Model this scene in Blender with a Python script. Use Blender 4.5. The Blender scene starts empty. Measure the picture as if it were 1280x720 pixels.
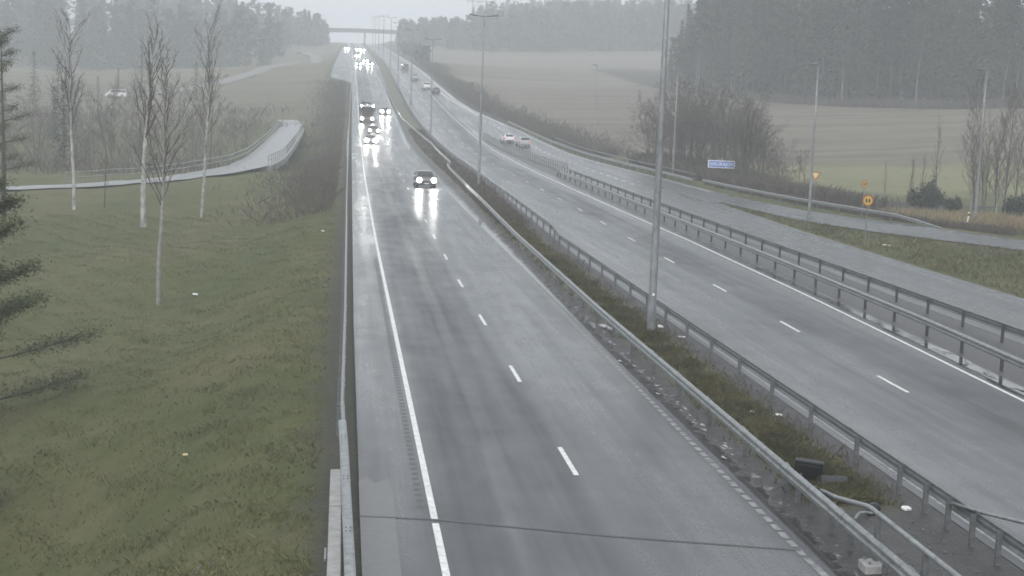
import bpy, math, random
import numpy as np
from mathutils import Vector, Matrix

random.seed(7)
RNG = np.random.default_rng(7)
SC = bpy.context.scene
COL = SC.collection
R = math.radians

# ------------------------------------------------------------------ helpers
class MB:
    """collects faces, then links them as one mesh object"""
    def __init__(s):
        s.v = []; s.f = []; s.uv = None
    def add(s, vs, fs):
        b = len(s.v); s.v.extend([tuple(p) for p in vs]); s.f.extend([tuple(i + b for i in f) for f in fs])
    def box(s, c, size, rot=(0, 0, 0)):
        x, y, z = size[0] / 2, size[1] / 2, size[2] / 2
        m = Matrix.Rotation(rot[2], 3, 'Z') @ Matrix.Rotation(rot[1], 3, 'Y') @ Matrix.Rotation(rot[0], 3, 'X')
        vs = [m @ Vector(p) + Vector(c) for p in ((-x, -y, -z), (x, -y, -z), (x, y, -z), (-x, y, -z), (-x, -y, z), (x, -y, z), (x, y, z), (-x, y, z))]
        s.add(vs, [(0, 3, 2, 1), (4, 5, 6, 7), (0, 1, 5, 4), (1, 2, 6, 5), (2, 3, 7, 6), (3, 0, 4, 7)])
    def bbox(s, c, size, b=.02, rot=(0, 0, 0)):
        """box with chamfered upright and top edges"""
        x, y, z = size[0] / 2, size[1] / 2, size[2] / 2
        m = Matrix.Rotation(rot[2], 3, 'Z') @ Matrix.Rotation(rot[1], 3, 'Y') @ Matrix.Rotation(rot[0], 3, 'X')
        ring = lambda X, Y, B, Z: [(-X + B, -Y, Z), (X - B, -Y, Z), (X, -Y + B, Z), (X, Y - B, Z), (X - B, Y, Z), (-X + B, Y, Z), (-X, Y - B, Z), (-X, -Y + B, Z)]
        vs = ring(x - b, y - b, b, -z) + ring(x, y, b, -z + b) + ring(x, y, b, z - b) + ring(x - b, y - b, b, z)
        fs = [tuple(range(7, -1, -1)), tuple(range(24, 32))]
        for k in range(3):
            for i in range(8):
                j = (i + 1) % 8
                fs.append((k * 8 + i, k * 8 + j, k * 8 + 8 + j, k * 8 + 8 + i))
        s.add([m @ Vector(p) + Vector(c) for p in vs], fs)
    def tube(s, pts, radii, n=6, cap=True):
        pts = [Vector(p) for p in pts]; vs = []; fs = []
        for i, p in enumerate(pts):
            d = (pts[min(i + 1, len(pts) - 1)] - pts[max(i - 1, 0)])
            d = d.normalized() if d.length > 1e-9 else Vector((0, 0, 1))
            a = d.cross(Vector((0, 0, 1)) if abs(d.z) < .9 else Vector((1, 0, 0))).normalized(); b = d.cross(a)
            r = radii[i] if hasattr(radii, '__len__') else radii
            for k in range(n):
                t = 2 * math.pi * k / n
                vs.append(p + a * (r * math.cos(t)) + b * (r * math.sin(t)))
        for i in range(len(pts) - 1):
            for k in range(n):
                j = (k + 1) % n
                fs.append((i * n + k, i * n + j, i * n + n + j, i * n + n + k))
        if cap:
            fs.append(tuple(range(n - 1, -1, -1))); fs.append(tuple(range((len(pts) - 1) * n, len(pts) * n)))
        s.add(vs, fs)
    def sweep(s, prof, path, closed=True, cap=True):
        """profile of (lateral, up) swept along a horizontal-ish path"""
        path = [Vector(p) for p in path]; n = len(prof); vs = []; fs = []
        for i, p in enumerate(path):
            d = path[min(i + 1, len(path) - 1)] - path[max(i - 1, 0)]; d.z = 0; d.normalize()
            r = Vector((d.y, -d.x, 0))
            for u, w in prof: vs.append(p + r * u + Vector((0, 0, w)))
        m = n if closed else n - 1
        for i in range(len(path) - 1):
            for k in range(m):
                j = (k + 1) % n
                fs.append((i * n + k, i * n + n + k, i * n + n + j, i * n + j))
        if cap and closed:
            fs.append(tuple(range(n))); fs.append(tuple(range((len(path) - 1) * n + n - 1, (len(path) - 1) * n - 1, -1)))
        s.add(vs, fs)
    def disc(s, c, r, normal, n=16, thick=.02):
        c = Vector(c); d = Vector(normal).normalized()
        s.tube([c, c + d * thick], r, n)
    def build(s, name, m, parent=None, smooth=False, uv=None):
        me = bpy.data.meshes.new(name); me.from_pydata(s.v, [], s.f)
        if uv is not None:
            l = me.uv_layers.new(name='UVMap')
            idx = np.zeros(len(me.loops), dtype=np.int32); me.loops.foreach_get('vertex_index', idx)
            l.data.foreach_set('uv', np.asarray(uv, dtype=np.float32)[idx].ravel())
        if m is not None: me.materials.append(m)
        if smooth: me.polygons.foreach_set('use_smooth', [True] * len(me.polygons))
        me.update()
        o = bpy.data.objects.new(name, me); COL.objects.link(o)
        if parent is not None: o.parent = parent
        return o

def tag(o, label=None, cat=None, group=None, kind=None):
    if label: o['label'] = label
    if cat: o['category'] = cat
    if group: o['group'] = group
    if kind: o['kind'] = kind
    return o
def thing(name, label, cat, loc=(0, 0, 0), rz=0, group=None):
    o = bpy.data.objects.new(name, None); COL.objects.link(o); o.empty_display_size = .3
    o.location = loc; o.rotation_euler = (0, 0, rz)
    return tag(o, label, cat, group)
def dup(root, loc, rz=None, label=None, group=None, scale=None):
    def cp(o, parent):
        c = o.copy(); COL.objects.link(c)
        if parent is not None: c.parent = parent
        for ch in o.children: cp(ch, c)
        return c
    r = cp(root, None); r.location = loc
    if rz is not None: r.rotation_euler = (0, 0, rz)
    if scale is not None: r.scale = scale if hasattr(scale, '__len__') else (scale,) * 3
    if label: r['label'] = label
    if group: r['group'] = group
    return r
def place(o, loc, rz=0, scale=1):
    o.location = loc; o.rotation_euler = (0, 0, rz); o.scale = scale if hasattr(scale, '__len__') else (scale,) * 3
    return o

# ------------------------------------------------------------------ materials
def nodes(name):
    m = bpy.data.materials.new(name); m.use_nodes = True
    return m, m.node_tree.nodes, m.node_tree.links, m.node_tree.nodes['Principled BSDF']
def mat(name, col, rough=.6, metal=0, var=.25, scale=6, spec=.5, bump=0, coat=0, stretch=None, col2=None):
    m, n, l, b = nodes(name)
    tc = n.new('ShaderNodeTexCoord'); mp = n.new('ShaderNodeMapping'); l.new(tc.outputs['Object'], mp.inputs[0])
    if stretch: mp.inputs['Scale'].default_value = stretch
    nz = n.new('ShaderNodeTexNoise'); nz.inputs['Scale'].default_value = scale; nz.inputs['Detail'].default_value = 6; nz.inputs['Roughness'].default_value = .65
    l.new(mp.outputs[0], nz.inputs['Vector'])
    rp = n.new('ShaderNodeValToRGB'); l.new(nz.outputs['Fac'], rp.inputs[0])
    c2 = col2 or tuple(min(1, c * (1 + var)) for c in col); c1 = tuple(c * (1 - var) for c in col)
    rp.color_ramp.elements[0].position = .3; rp.color_ramp.elements[1].position = .7
    rp.color_ramp.elements[0].color = (*c1, 1); rp.color_ramp.elements[1].color = (*c2, 1)
    l.new(rp.outputs[0], b.inputs['Base Color'])
    mr = n.new('ShaderNodeMapRange'); l.new(nz.outputs['Fac'], mr.inputs[0])
    mr.inputs[3].default_value = max(.02, rough - .12); mr.inputs[4].default_value = min(1, rough + .12)
    l.new(mr.outputs[0], b.inputs['Roughness'])
    b.inputs['Metallic'].default_value = metal; b.inputs['Specular IOR Level'].default_value = spec; b.inputs['Coat Weight'].default_value = coat
    if bump:
        bp = n.new('ShaderNodeBump'); bp.inputs['Strength'].default_value = bump; bp.inputs['Distance'].default_value = .05
        l.new(nz.outputs['Fac'], bp.inputs['Height']); l.new(bp.outputs[0], b.inputs['Normal'])
    return m
def emit(name, col, s):
    m, n, l, b = nodes(name)
    b.inputs['Base Color'].default_value = (*col, 1); b.inputs['Emission Color'].default_value = (*col, 1); b.inputs['Emission Strength'].default_value = s
    return m

M = {}
M['galv'] = mat('galvanised_steel', (.27, .28, .28), .45, .6, .35, 5)
M['galv_dull'] = mat('weathered_galvanised_steel', (.20, .21, .212), .5, .55, .25, 7)
M['post'] = mat('dull_post_steel', (.16, .165, .168), .55, .45, .3, 8)
M['darksteel'] = mat('dark_wet_steel', (.075, .08, .082), .5, .4, .3, 8)
M['pole'] = mat('mottled_pole_steel', (.22, .23, .235), .55, .4, .38, 5, stretch=(1, 1, .35))
M['white'] = mat('worn_white_paint', (.72, .72, .70), .4, 0, .18, 7)
M['line'] = mat('white_road_paint', (.62, .62, .61), .4, 0, .3, 6)
M['faintline'] = mat('worn_road_paint', (.20, .20, .197), .4, 0, .65, 5)
M['concrete'] = mat('stained_concrete', (.30, .295, .285), .6, 0, .3, 4, bump=.2)
M['farconcrete'] = mat('far_concrete', (.11, .11, .115), .7, 0, .15, 1)
M['gravel'] = mat('dark_wet_gravel', (.060, .056, .055), .45, 0, .7, 14, bump=.8)
M['path'] = mat('wet_path_asphalt', (.19, .19, .19), .35, 0, .5, .9)
M['black'] = mat('black_plastic', (.016, .017, .018), .35, 0, .3, 6)
M['greyplastic'] = mat('grey_plastic', (.045, .048, .05), .45, 0, .3, 6)
M['rubber'] = mat('tyre_rubber', (.02, .02, .02), .7)
M['glass'] = mat('dark_car_glass', (.012, .014, .016), .08, 0, .1, 3, spec=.8)
M['chrome'] = mat('plain_rim_metal', (.4, .4, .41), .35, .8, .1)
M['lamp'] = emit('lit_headlamp', (1, .98, .93), 270)
M['lampsmall'] = emit('lit_small_lamp', (1, .96, .86), 60)
M['tail'] = emit('lit_tail_lamp', (.8, .06, .04), .35)
M['plate'] = mat('number_plate_white', (.7, .7, .7), .4)
M['yellow'] = mat('sign_yellow', (.56, .38, .09), .4, 0, .06)
M['red'] = mat('sign_red', (.33, .085, .03), .4, 0, .08)
M['signrim'] = mat('sign_orange_rim', (.36, .14, .035), .4, 0, .08)
M['signpale'] = mat('sign_pale_yellow', (.66, .54, .30), .4, 0, .06)
M['signblack'] = mat('sign_black', (.015, .013, .012), .5)
M['signblue'] = mat('sign_blue', (.075, .17, .50), .4, 0, .06)
M['signwhite'] = mat('sign_white', (.78, .80, .82), .4, 0, .06)
M['barkwhite'] = mat('birch_bark', (.27, .26, .245), .7, 0, .6, 3.0, stretch=(1, 1, .5), col2=(.56, .55, .52))
M['bark'] = mat('brown_bark', (.075, .062, .052), .85, 0, .35, 6)
M['twig'] = mat('bare_twigs', (.088, .074, .064), .85, 0, .3, 2)
M['twigpale'] = mat('birch_twigs', (.075, .060, .054), .85, 0, .3, 2)
M['spruce'] = mat('spruce_needles', (.015, .024, .016), .8, 0, .5, .8, col2=(.034, .047, .027))
M['pine'] = mat('pine_needles', (.042, .058, .026), .8, 0, .4, .9, col2=(.095, .112, .045))
M['juniper'] = mat('juniper_needles', (.022, .033, .022), .8, 0, .4, 2)
M['brush'] = mat('winter_brush', (.088, .076, .062), .9, 0, .35, .6)
M['reed'] = mat('dead_tall_grass', (.24, .19, .115), .85, 0, .4, .7)
M['blade'] = mat('winter_grass_blades', (.058, .064, .026), .8, 0, .5, .45, col2=(.125, .115, .058))
M['blade_dull'] = mat('dull_grass_blades', (.082, .092, .034), .8, 0, .2, .22, col2=(.150, .146, .066))
M['farwood'] = mat('far_wood_foliage', (.028, .038, .028), .85, 0, .4, .15)
M['farbark'] = mat('far_wood_trunks', (.10, .09, .08), .85)
M['pale_patch'] = mat('pale_grey_patch', (.36, .365, .37), .35, 0, .3, 5, bump=.3)
M['rock'] = mat('grey_stones', (.14, .135, .13), .8, 0, .4, 5)

def vary(m, lo, hi):
    n, l = m.node_tree.nodes, m.node_tree.links; b = n['Principled BSDF']; src = b.inputs['Base Color'].links[0].from_socket
    oi = n.new('ShaderNodeObjectInfo'); mr = n.new('ShaderNodeMapRange'); mr.inputs[3].default_value = lo; mr.inputs[4].default_value = hi; l.new(oi.outputs['Random'], mr.inputs[0])
    h = n.new('ShaderNodeHueSaturation'); l.new(mr.outputs[0], h.inputs['Value']); l.new(src, h.inputs['Color']); l.new(h.outputs[0], b.inputs['Base Color'])
vary(M['spruce'], .45, 1.9); vary(M['twig'], .8, 1.25)
def water_mat():
    m, n, l, b = nodes('standing_water')
    b.inputs['Base Color'].default_value = (.05, .048, .045, 1); b.inputs['Roughness'].default_value = .06; b.inputs['Specular IOR Level'].default_value = .6
    nz = n.new('ShaderNodeTexNoise'); nz.inputs['Scale'].default_value = 9; bp = n.new('ShaderNodeBump'); bp.inputs['Strength'].default_value = .06; bp.inputs['Distance'].default_value = .01
    tc = n.new('ShaderNodeTexCoord'); l.new(tc.outputs['Object'], nz.inputs['Vector']); l.new(nz.outputs['Fac'], bp.inputs['Height']); l.new(bp.outputs[0], b.inputs['Normal'])
    return m
M['water'] = water_mat()

def asphalt(name, tracks, wet0=.56, base=(.044, .046, .050)):
    """wet asphalt; UV.x is metres across the carriageway, UV.y metres along it. tracks: (centre, half width, wetness change)"""
    m, n, l, b = nodes(name)
    tc = n.new('ShaderNodeTexCoord'); sx = n.new('ShaderNodeSeparateXYZ'); l.new(tc.outputs['UV'], sx.inputs[0])
    def math_(op, a, bb=None, clamp=False):
        k = n.new('ShaderNodeMath'); k.operation = op; k.use_clamp = clamp
        for i, q in enumerate((a, bb)):
            if q is None: continue
            if isinstance(q, (int, float)): k.inputs[i].default_value = q
            else: l.new(q, k.inputs[i])
        return k.outputs[0]
    def noise(sc, det=6, rough=.6):
        mp = n.new('ShaderNodeMapping'); mp.inputs['Scale'].default_value = sc; l.new(tc.outputs['UV'], mp.inputs[0])
        k = n.new('ShaderNodeTexNoise'); k.noise_dimensions = '2D'; k.inputs['Scale'].default_value = 1; k.inputs['Detail'].default_value = det; k.inputs['Roughness'].default_value = rough
        l.new(mp.outputs[0], k.inputs['Vector']); return k.outputs['Fac']
    streak = noise((1.7, .035, 1)); broad = noise((.35, .06, 1), 3); fine = noise((14, 14, 1), 3, .8); patch = noise((.7, .45, 1), 5)
    wob = math_('MULTIPLY', math_('SUBTRACT', noise((.2, .03, 1), 2), .5), .9)
    u = math_('ADD', sx.outputs[0], wob)
    wet = math_('ADD', wet0, math_('MULTIPLY', math_('SUBTRACT', streak, .5), .7))
    wet = math_('ADD', wet, math_('MULTIPLY', math_('SUBTRACT', broad, .5), .8))
    wet = math_('ADD', wet, math_('MULTIPLY', math_('SUBTRACT', patch, .5), .45))
    for c, hw, k in tracks:
        d = math_('ABSOLUTE', math_('SUBTRACT', u, c))
        t = n.new('ShaderNodeMapRange'); t.interpolation_type = 'SMOOTHSTEP'; l.new(d, t.inputs[0])
        t.inputs[1].default_value = hw * 1.35; t.inputs[2].default_value = hw * .5; t.inputs[3].default_value = 0; t.inputs[4].default_value = k
        wet = math_('ADD', wet, t.outputs[0])
    wet = math_('ADD', wet, 0, True)
    mr = n.new('ShaderNodeMapRange'); l.new(wet, mr.inputs[0]); mr.inputs[3].default_value = .46; mr.inputs[4].default_value = .2
    rg = math_('ADD', mr.outputs[0], math_('MULTIPLY', math_('SUBTRACT', fine, .5), .16)); l.new(rg, b.inputs['Roughness'])
    ms = n.new('ShaderNodeMapRange'); l.new(wet, ms.inputs[0]); ms.inputs[3].default_value = .22; ms.inputs[4].default_value = .72
    l.new(ms.outputs[0], b.inputs['Specular IOR Level'])
    rp = n.new('ShaderNodeValToRGB'); rp.color_ramp.elements[0].position = .25; rp.color_ramp.elements[1].position = .75
    rp.color_ramp.elements[0].color = (*[c * .62 for c in base], 1); rp.color_ramp.elements[1].color = (*[c * 1.5 for c in base], 1)
    l.new(fine, rp.inputs[0]); l.new(rp.outputs[0], b.inputs['Base Color'])
    bp = n.new('ShaderNodeBump'); bp.inputs['Strength'].default_value = .18; bp.inputs['Distance'].default_value = .01
    l.new(fine, bp.inputs['Height']); l.new(bp.outputs[0], b.inputs['Normal'])
    return m
M['asphL'] = asphalt('wet_asphalt_oncoming', [(1.95 - .9, .75, .10), (3.3, 1.1, -.34), (4.9, .8, -.24), (3.97, .25, .2), (7.9, 1.4, .14)])
M['asphR'] = asphalt('wet_asphalt_outgoing', [(15.3, .9, .25), (16.8, .9, .12), (20.5, 1.2, -.30), (23.1, .8, .4)], .5)
M['asphT'] = asphalt('wet_asphalt_slip_road', [(29, 1, .12), (33.3, .6, .2)], .6)

def ground_mat():
    m, n, l, b = nodes('winter_ground')
    tc = n.new('ShaderNodeTexCoord')
    def noise(sc, det=7, rough=.65, st=None):
        k = n.new('ShaderNodeTexNoise'); k.inputs['Scale'].default_value = sc; k.inputs['Detail'].default_value = det; k.inputs['Roughness'].default_value = rough
        if st:
            mp = n.new('ShaderNodeMapping'); mp.inputs['Scale'].default_value = st; mp.inputs['Rotation'].default_value = (0, 0, .35)
            l.new(tc.outputs['Object'], mp.inputs[0]); l.new(mp.outputs[0], k.inputs['Vector'])
        else: l.new(tc.outputs['Object'], k.inputs['Vector'])
        return k.outputs['Fac']
    def ramp(f, cols):
        r = n.new('ShaderNodeValToRGB'); l.new(f, r.inputs[0])
        e = r.color_ramp.elements
        while len(e) < len(cols): e.new(.5)
        for i, (p, c) in enumerate(cols): e[i].position = p; e[i].color = (*c, 1)
        return r.outputs[0]
    def mix(f, a, c, bt='MIX'):
        k = n.new('ShaderNodeMix'); k.data_type = 'RGBA'; k.blend_type = bt
        if isinstance(f, float): k.inputs[0].default_value = f
        else: l.new(f, k.inputs[0])
        l.new(a, k.inputs[6]); l.new(c, k.inputs[7]); return k.outputs[2]
    def attr(nm):
        a = n.new('ShaderNodeAttribute'); a.attribute_name = nm; return a.outputs['Fac']
    big = noise(.12, 5); mid = noise(.9); fine = noise(7, 6, .75); stripes = noise(.055, 4, .6, (.2, 3.4, 1))
    grass = mix(fine, ramp(mid, [(.3, (.040, .048, .016)), (.5, (.074, .082, .028)), (.7, (.125, .120, .052))]), ramp(big, [(.35, (.062, .078, .024)), (.5, (.092, .098, .036)), (.65, (.140, .118, .062))]))
    field = mix(fine, ramp(stripes, [(.38, (.080, .066, .052)), (.62, (.205, .180, .138))]), ramp(big, [(.35, (.110, .092, .074)), (.52, (.150, .128, .100)), (.66, (.155, .140, .105))]))
    green = mix(.5, ramp(mid, [(.35, (.125, .130, .058)), (.65, (.21, .205, .11))]), ramp(big, [(.35, (.135, .142, .065)), (.65, (.21, .19, .105))]))
    gravel = ramp(fine, [(.3, (.028, .026, .026)), (.55, (.06, .057, .055)), (.75, (.12, .115, .11))])
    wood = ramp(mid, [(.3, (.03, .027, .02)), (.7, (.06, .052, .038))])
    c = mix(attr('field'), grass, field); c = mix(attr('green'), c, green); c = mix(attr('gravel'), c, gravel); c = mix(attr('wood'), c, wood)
    l.new(c, b.inputs['Base Color']); b.inputs['Roughness'].default_value = .8; b.inputs['Specular IOR Level'].default_value = .25
    bp = n.new('ShaderNodeBump'); bp.inputs['Strength'].default_value = .7; bp.inputs['Distance'].default_value = .12
    l.new(fine, bp.inputs['Height']); l.new(bp.outputs[0], b.inputs['Normal'])
    return m
M['ground'] = ground_mat()

def verge_mat():
    m, n, l, b = nodes('median_verge')
    tc = n.new('ShaderNodeTexCoord'); sx = n.new('ShaderNodeSeparateXYZ'); l.new(tc.outputs['UV'], sx.inputs[0])
    def noise(sc, det=6):
        k = n.new('ShaderNodeTexNoise'); k.inputs['Scale'].default_value = sc; k.inputs['Detail'].default_value = det; k.inputs['Roughness'].default_value = .7
        l.new(tc.outputs['Object'], k.inputs['Vector']); return k.outputs['Fac']
    f = noise(9); md = noise(1.1)
    gr = n.new('ShaderNodeValToRGB'); l.new(f, gr.inputs[0])
    gr.color_ramp.elements[0].position = .32; gr.color_ramp.elements[0].color = (.018, .016, .016, 1); gr.color_ramp.elements[1].position = .76; gr.color_ramp.elements[1].color = (.080, .074, .072, 1)
    g2 = n.new('ShaderNodeValToRGB'); l.new(f, g2.inputs[0])
    g2.color_ramp.elements[0].position = .3; g2.color_ramp.elements[0].color = (.030, .032, .012, 1); g2.color_ramp.elements[1].position = .7; g2.color_ramp.elements[1].color = (.115, .105, .045, 1)
    # grass runs down the middle: |u-0.5| small (u 0..1 across the median), ragged by noise
    a = n.new('ShaderNodeMath'); a.operation = 'SUBTRACT'; l.new(sx.outputs[0], a.inputs[0]); a.inputs[1].default_value = .52
    ab = n.new('ShaderNodeMath'); ab.operation = 'ABSOLUTE'; l.new(a.outputs[0], ab.inputs[0])
    ad = n.new('ShaderNodeMath'); ad.operation = 'MULTIPLY_ADD'; l.new(md, ad.inputs[0]); ad.inputs[1].default_value = .22; l.new(ab.outputs[0], ad.inputs[2])
    mr = n.new('ShaderNodeMapRange'); l.new(ad.outputs[0], mr.inputs[0]); mr.inputs[1].default_value = .40; mr.inputs[2].default_value = .33; mr.inputs[3].default_value = 0; mr.inputs[4].default_value = 1
    # near the bridge end only gravel
    yy = n.new('ShaderNodeMapRange'); l.new(sx.outputs[1], yy.inputs[0]); yy.inputs[1].default_value = 32.2; yy.inputs[2].default_value = 33.6
    mm = n.new('ShaderNodeMath'); mm.operation = 'MULTIPLY'; l.new(mr.outputs[0], mm.inputs[0]); l.new(yy.outputs[0], mm.inputs[1])
    k = n.new('ShaderNodeMix'); k.data_type = 'RGBA'; l.new(mm.outputs[0], k.inputs[0]); l.new(gr.outputs[0], k.inputs[6]); l.new(g2.outputs[0], k.inputs[7])
    l.new(k.outputs[2], b.inputs['Base Color'])
    rr = n.new('ShaderNodeMapRange'); l.new(md, rr.inputs[0]); rr.inputs[3].default_value = .35; rr.inputs[4].default_value = .75
    w1 = n.new('ShaderNodeMapRange'); l.new(sx.outputs[0], w1.inputs[0]); w1.inputs[1].default_value = .26; w1.inputs[2].default_value = .02; w1.inputs[3].default_value = -.15; w1.inputs[4].default_value = .32
    w2 = n.new('ShaderNodeMath'); w2.operation = 'ADD'; l.new(noise(2.3), w2.inputs[0]); l.new(w1.outputs[0], w2.inputs[1])
    w3 = n.new('ShaderNodeMapRange'); l.new(w2.outputs[0], w3.inputs[0]); w3.inputs[1].default_value = .60; w3.inputs[2].default_value = .70
    rm = n.new('ShaderNodeMix'); l.new(w3.outputs[0], rm.inputs[0]); l.new(rr.outputs[0], rm.inputs[2]); rm.inputs[3].default_value = .07; l.new(rm.outputs[0], b.inputs['Roughness'])
    bs = n.new('ShaderNodeMapRange'); l.new(w3.outputs[0], bs.inputs[0]); bs.inputs[3].default_value = .8; bs.inputs[4].default_value = .02
    bp = n.new('ShaderNodeBump'); l.new(bs.outputs[0], bp.inputs['Strength']); bp.inputs['Distance'].default_value = .05; l.new(f, bp.inputs['Height']); l.new(bp.outputs[0], b.inputs['Normal'])
    return m
M['verge'] = verge_mat()

# ------------------------------------------------------------------ the lie of the land
KZ = np.array([(-100, 1.72), (0, 0), (150, -2.58), (180, -3.0), (210, -3.35), (250, -3.3), (290, -1.85), (333, .2), (400, 3.5), (487, 7.7), (560, 10.1), (637, 12.0), (760, 15.2), (912, 18.9), (1000, 21), (1300, 27), (1600, 31)], float)
def zr(y):
    X = KZ[:, 0]; Yv = KZ[:, 1]; h = np.diff(X); d = np.diff(Yv) / h
    m = np.zeros(len(X)); m[0] = d[0]; m[-1] = d[-1]
    m[1:-1] = (d[:-1] * h[1:] + d[1:] * h[:-1]) / (h[1:] + h[:-1])
    x = np.asarray(y, float); i = np.clip(np.searchsorted(X, x) - 1, 0, len(X) - 2); t = (x - X[i]) / h[i]; H = h[i]
    r = (2 * t**3 - 3 * t**2 + 1) * Yv[i] + (t**3 - 2 * t**2 + t) * H * m[i] + (-2 * t**3 + 3 * t**2) * Yv[i + 1] + (t**3 - t**2) * H * m[i + 1]
    return float(r) if np.ndim(y) == 0 else r
def pl(tab):
    a = np.array(tab, float)
    return lambda y: np.interp(y, a[:, 0], a[:, 1])
# plan of the lines: (Y, X) tables read off the survey of the picture
Lline = pl([(0, 2.12), (95, 2.14), (164, 2.36), (225, 2.72), (260, 2.85), (300, 2.9), (400, 3.15), (620, 3.2), (800, 3.5), (1000, 3.7), (1300, 4)])
Ldash = pl([(0, 5.82), (75, 5.85), (99, 6.0), (111, 6.1), (150, 6.3), (178, 6.46), (260, 6.55), (400, 6.75), (620, 6.9), (800, 7.2), (1300, 7.6)])
Lright = pl([(0, 9.56), (75, 9.58), (150, 9.66), (250, 9.72), (400, 9.85), (620, 10.1), (800, 10.5), (1300, 11)])
Ledge = pl([(0, .5), (60, .55), (130, .84), (223, 1.25), (340, 1.74), (415, 1.9), (436, -4), (520, -3.5), (880, -1.5), (920, 1), (1300, 1.6)])
LedgeR = lambda y: Lright(y) + .22
Rleft = pl([(0, 13.8), (90, 13.8), (110, 14.2), (132, 14.75), (155, 15.5), (173, 15.95), (240, 16.1), (262, 15.6), (300, 14.6), (333, 14.15), (475, 14.15), (625, 14.5), (1000, 14.7), (1300, 15)])
Rdash = pl([(0, 18.35), (49, 18.5), (62, 18.75), (75, 18.92), (100, 19.25), (115, 19.55), (130, 19.8), (240, 19.88), (262, 19.6), (330, 18.4), (500, 18.2), (1300, 19)])
Rline = pl([(0, 20.6), (46, 21.88), (60, 22.35), (73, 22.75), (100, 23.2), (180, 23.3), (222, 23.55), (250, 23.55), (264, 23.05), (282, 22.7), (320, 21.8), (364, 21.3), (500, 20.6), (1300, 21)])
Redge = pl([(0, 22.2), (46, 22.9), (60, 23.5), (84, 24.0), (110, 24.35), (180, 24.55), (240, 24.6), (265, 24.1), (290, 23.8), (320, 22.9), (364, 22.2), (428, 21.5), (516, 21.2), (1300, 21.8)])
Tleft = pl([(0, 27.2), (180, 27.3), (200, 27.2), (222, 26.4), (262, 24.4), (265, 24.1), (290, 23.8), (320, 22.9), (364, 22.2), (428, 21.5), (516, 21.2), (1300, 21.8)])
Tright = pl([(0, 34), (106, 34), (128, 34.5), (137, 34.9), (141, 35.2), (146, 37.6), (150, 38.9), (163, 38.6), (184, 38.0), (228, 35.9), (255, 35.0), (285, 33.1), (318, 29.6), (334, 28), (364, 26.6), (428, 25.4), (516, 24.3), (664, 24.5), (1300, 25)])
CR = pl([(-40, 90), (60, 88), (75, 80), (88, 66), (98, 57.5), (106, 51.5), (117, 47.8), (133, 42.4), (150, 40.2), (163, 39.8), (184, 39.3), (228, 37.4), (255, 36.4), (285, 34.5), (318, 31), (334, 29.4), (364, 28), (428, 26.8), (516, 25.8), (664, 26), (1300, 26.5)])
CL = lambda y: Ledge(y) - .62
ANCH = [(78.4, 805.6, 17.7), (111.6, 802, 18.9), (161.4, 776.2, 20.6), (60.9, 623.4, 9.7), (102.7, 618.9, 11.2), (124.3, 596.1, 11.1), (46.3, 471.7, 3.5), (70.7, 469.1, 4.4), (82.5, 427.2, 5.4), (41, 330.1, .2), (52.7, 348.5, .1), (63.4, 327.1, 1.1), (46, 248.6, -2.3), (48, 212.6, -3),
 (91.5, 416, 4.8), (102.6, 373.9, 3.9), (112.7, 342.2, 3.6), (127.1, 330.5, 4), (137.1, 319.3, 4.6), (146.8, 313.2, 5.1), (70.8, 285.4, -.3), (83, 273.9, -.2), (101, 261.7, .2), (116.2, 250, 1.2), (68.8, 226.2, -3.8), (86.9, 224.2, -3.1), (100.6, 215.7, -2.4), (52.9, 173.1, -3.7), (63.7, 163.8, -3.4), (69.4, 148, -2.9), (62, 140, -3.1), (60, 155, -3.9), (72, 152, -3.4),
 (146.2, 593.4, 9.7), (208.5, 586.5, 10.4), (286.4, 578.1, 13.2), (160, 1155, 41.6), (339, 1135, 45), (548, 1113, 50), (76.6, 1163, 32.7), (100, 60, -1), (220, 60, 0), (220, 250, 3), (400, 300, 6), (520, 700, 18),
 (-28.4, 148.8, -3.75), (-18.9, 163, -3.65), (-13.5, 175, -3.5), (-8.4, 288, -3.1), (-9.5, 300, -3), (-56.3, 391.2, -1.2), (-80.9, 393.8, -2), (-71.9, 617.2, 3.4), (-118.6, 622.3, 1.8), (-36.6, 715, 4.2), (-14.2, 610.8, 4), (-21.9, 765.5, 13.8), (-8.8, 814.8, 12.9), (-50.1, 972.9, 19.6), (-114.3, 980.5, 22.2), (-198.1, 989.6, 19.2), (-22.9, 346.8, -.5), (-9.8, 84.6, -4.3), (-15.3, 120.8, -3.9), (-22.4, 131.8, -3.8), (-7.6, 115.8, -4.2), (-22.6, 112.5, -4.2), (-8.9, 40.7, -4.8), (-5.3, 37.4, -3.6), (-13.2, 60.5, -4.5), (-3.4, 42.3, -2.7), (-4.8, 69.9, -3.5), (-23.9, 82, -5), (-90.3, 313.2, -5),
 (-9, 205, -6.4), (-9, 240, -6.8), (-9, 262, -5.6), (-25, 225, -6.6), (-50, 225, -6), (-60, 60, -5), (-60, 140, -4), (-200, 150, -4), (-300, 500, 2), (-300, 900, 15), (-20, 0, -5), (-60, -20, -5)]
for Y in (-20, 20, 60, 100, 150, 200, 250, 300, 350, 420, 500, 600, 720, 850, 1000, 1150, 1300):
    for x in (CL(Y), CR(Y)):
        ANCH.append((x, Y, zr(Y) - (.0)))
AN = np.array(ANCH, float)
_D = np.hypot(AN[:, None, 0] - AN[None, :, 0], AN[:, None, 1] - AN[None, :, 1])
_W = np.linalg.solve(_D + 1e-6 * np.eye(len(AN)), AN[:, 2])
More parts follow.
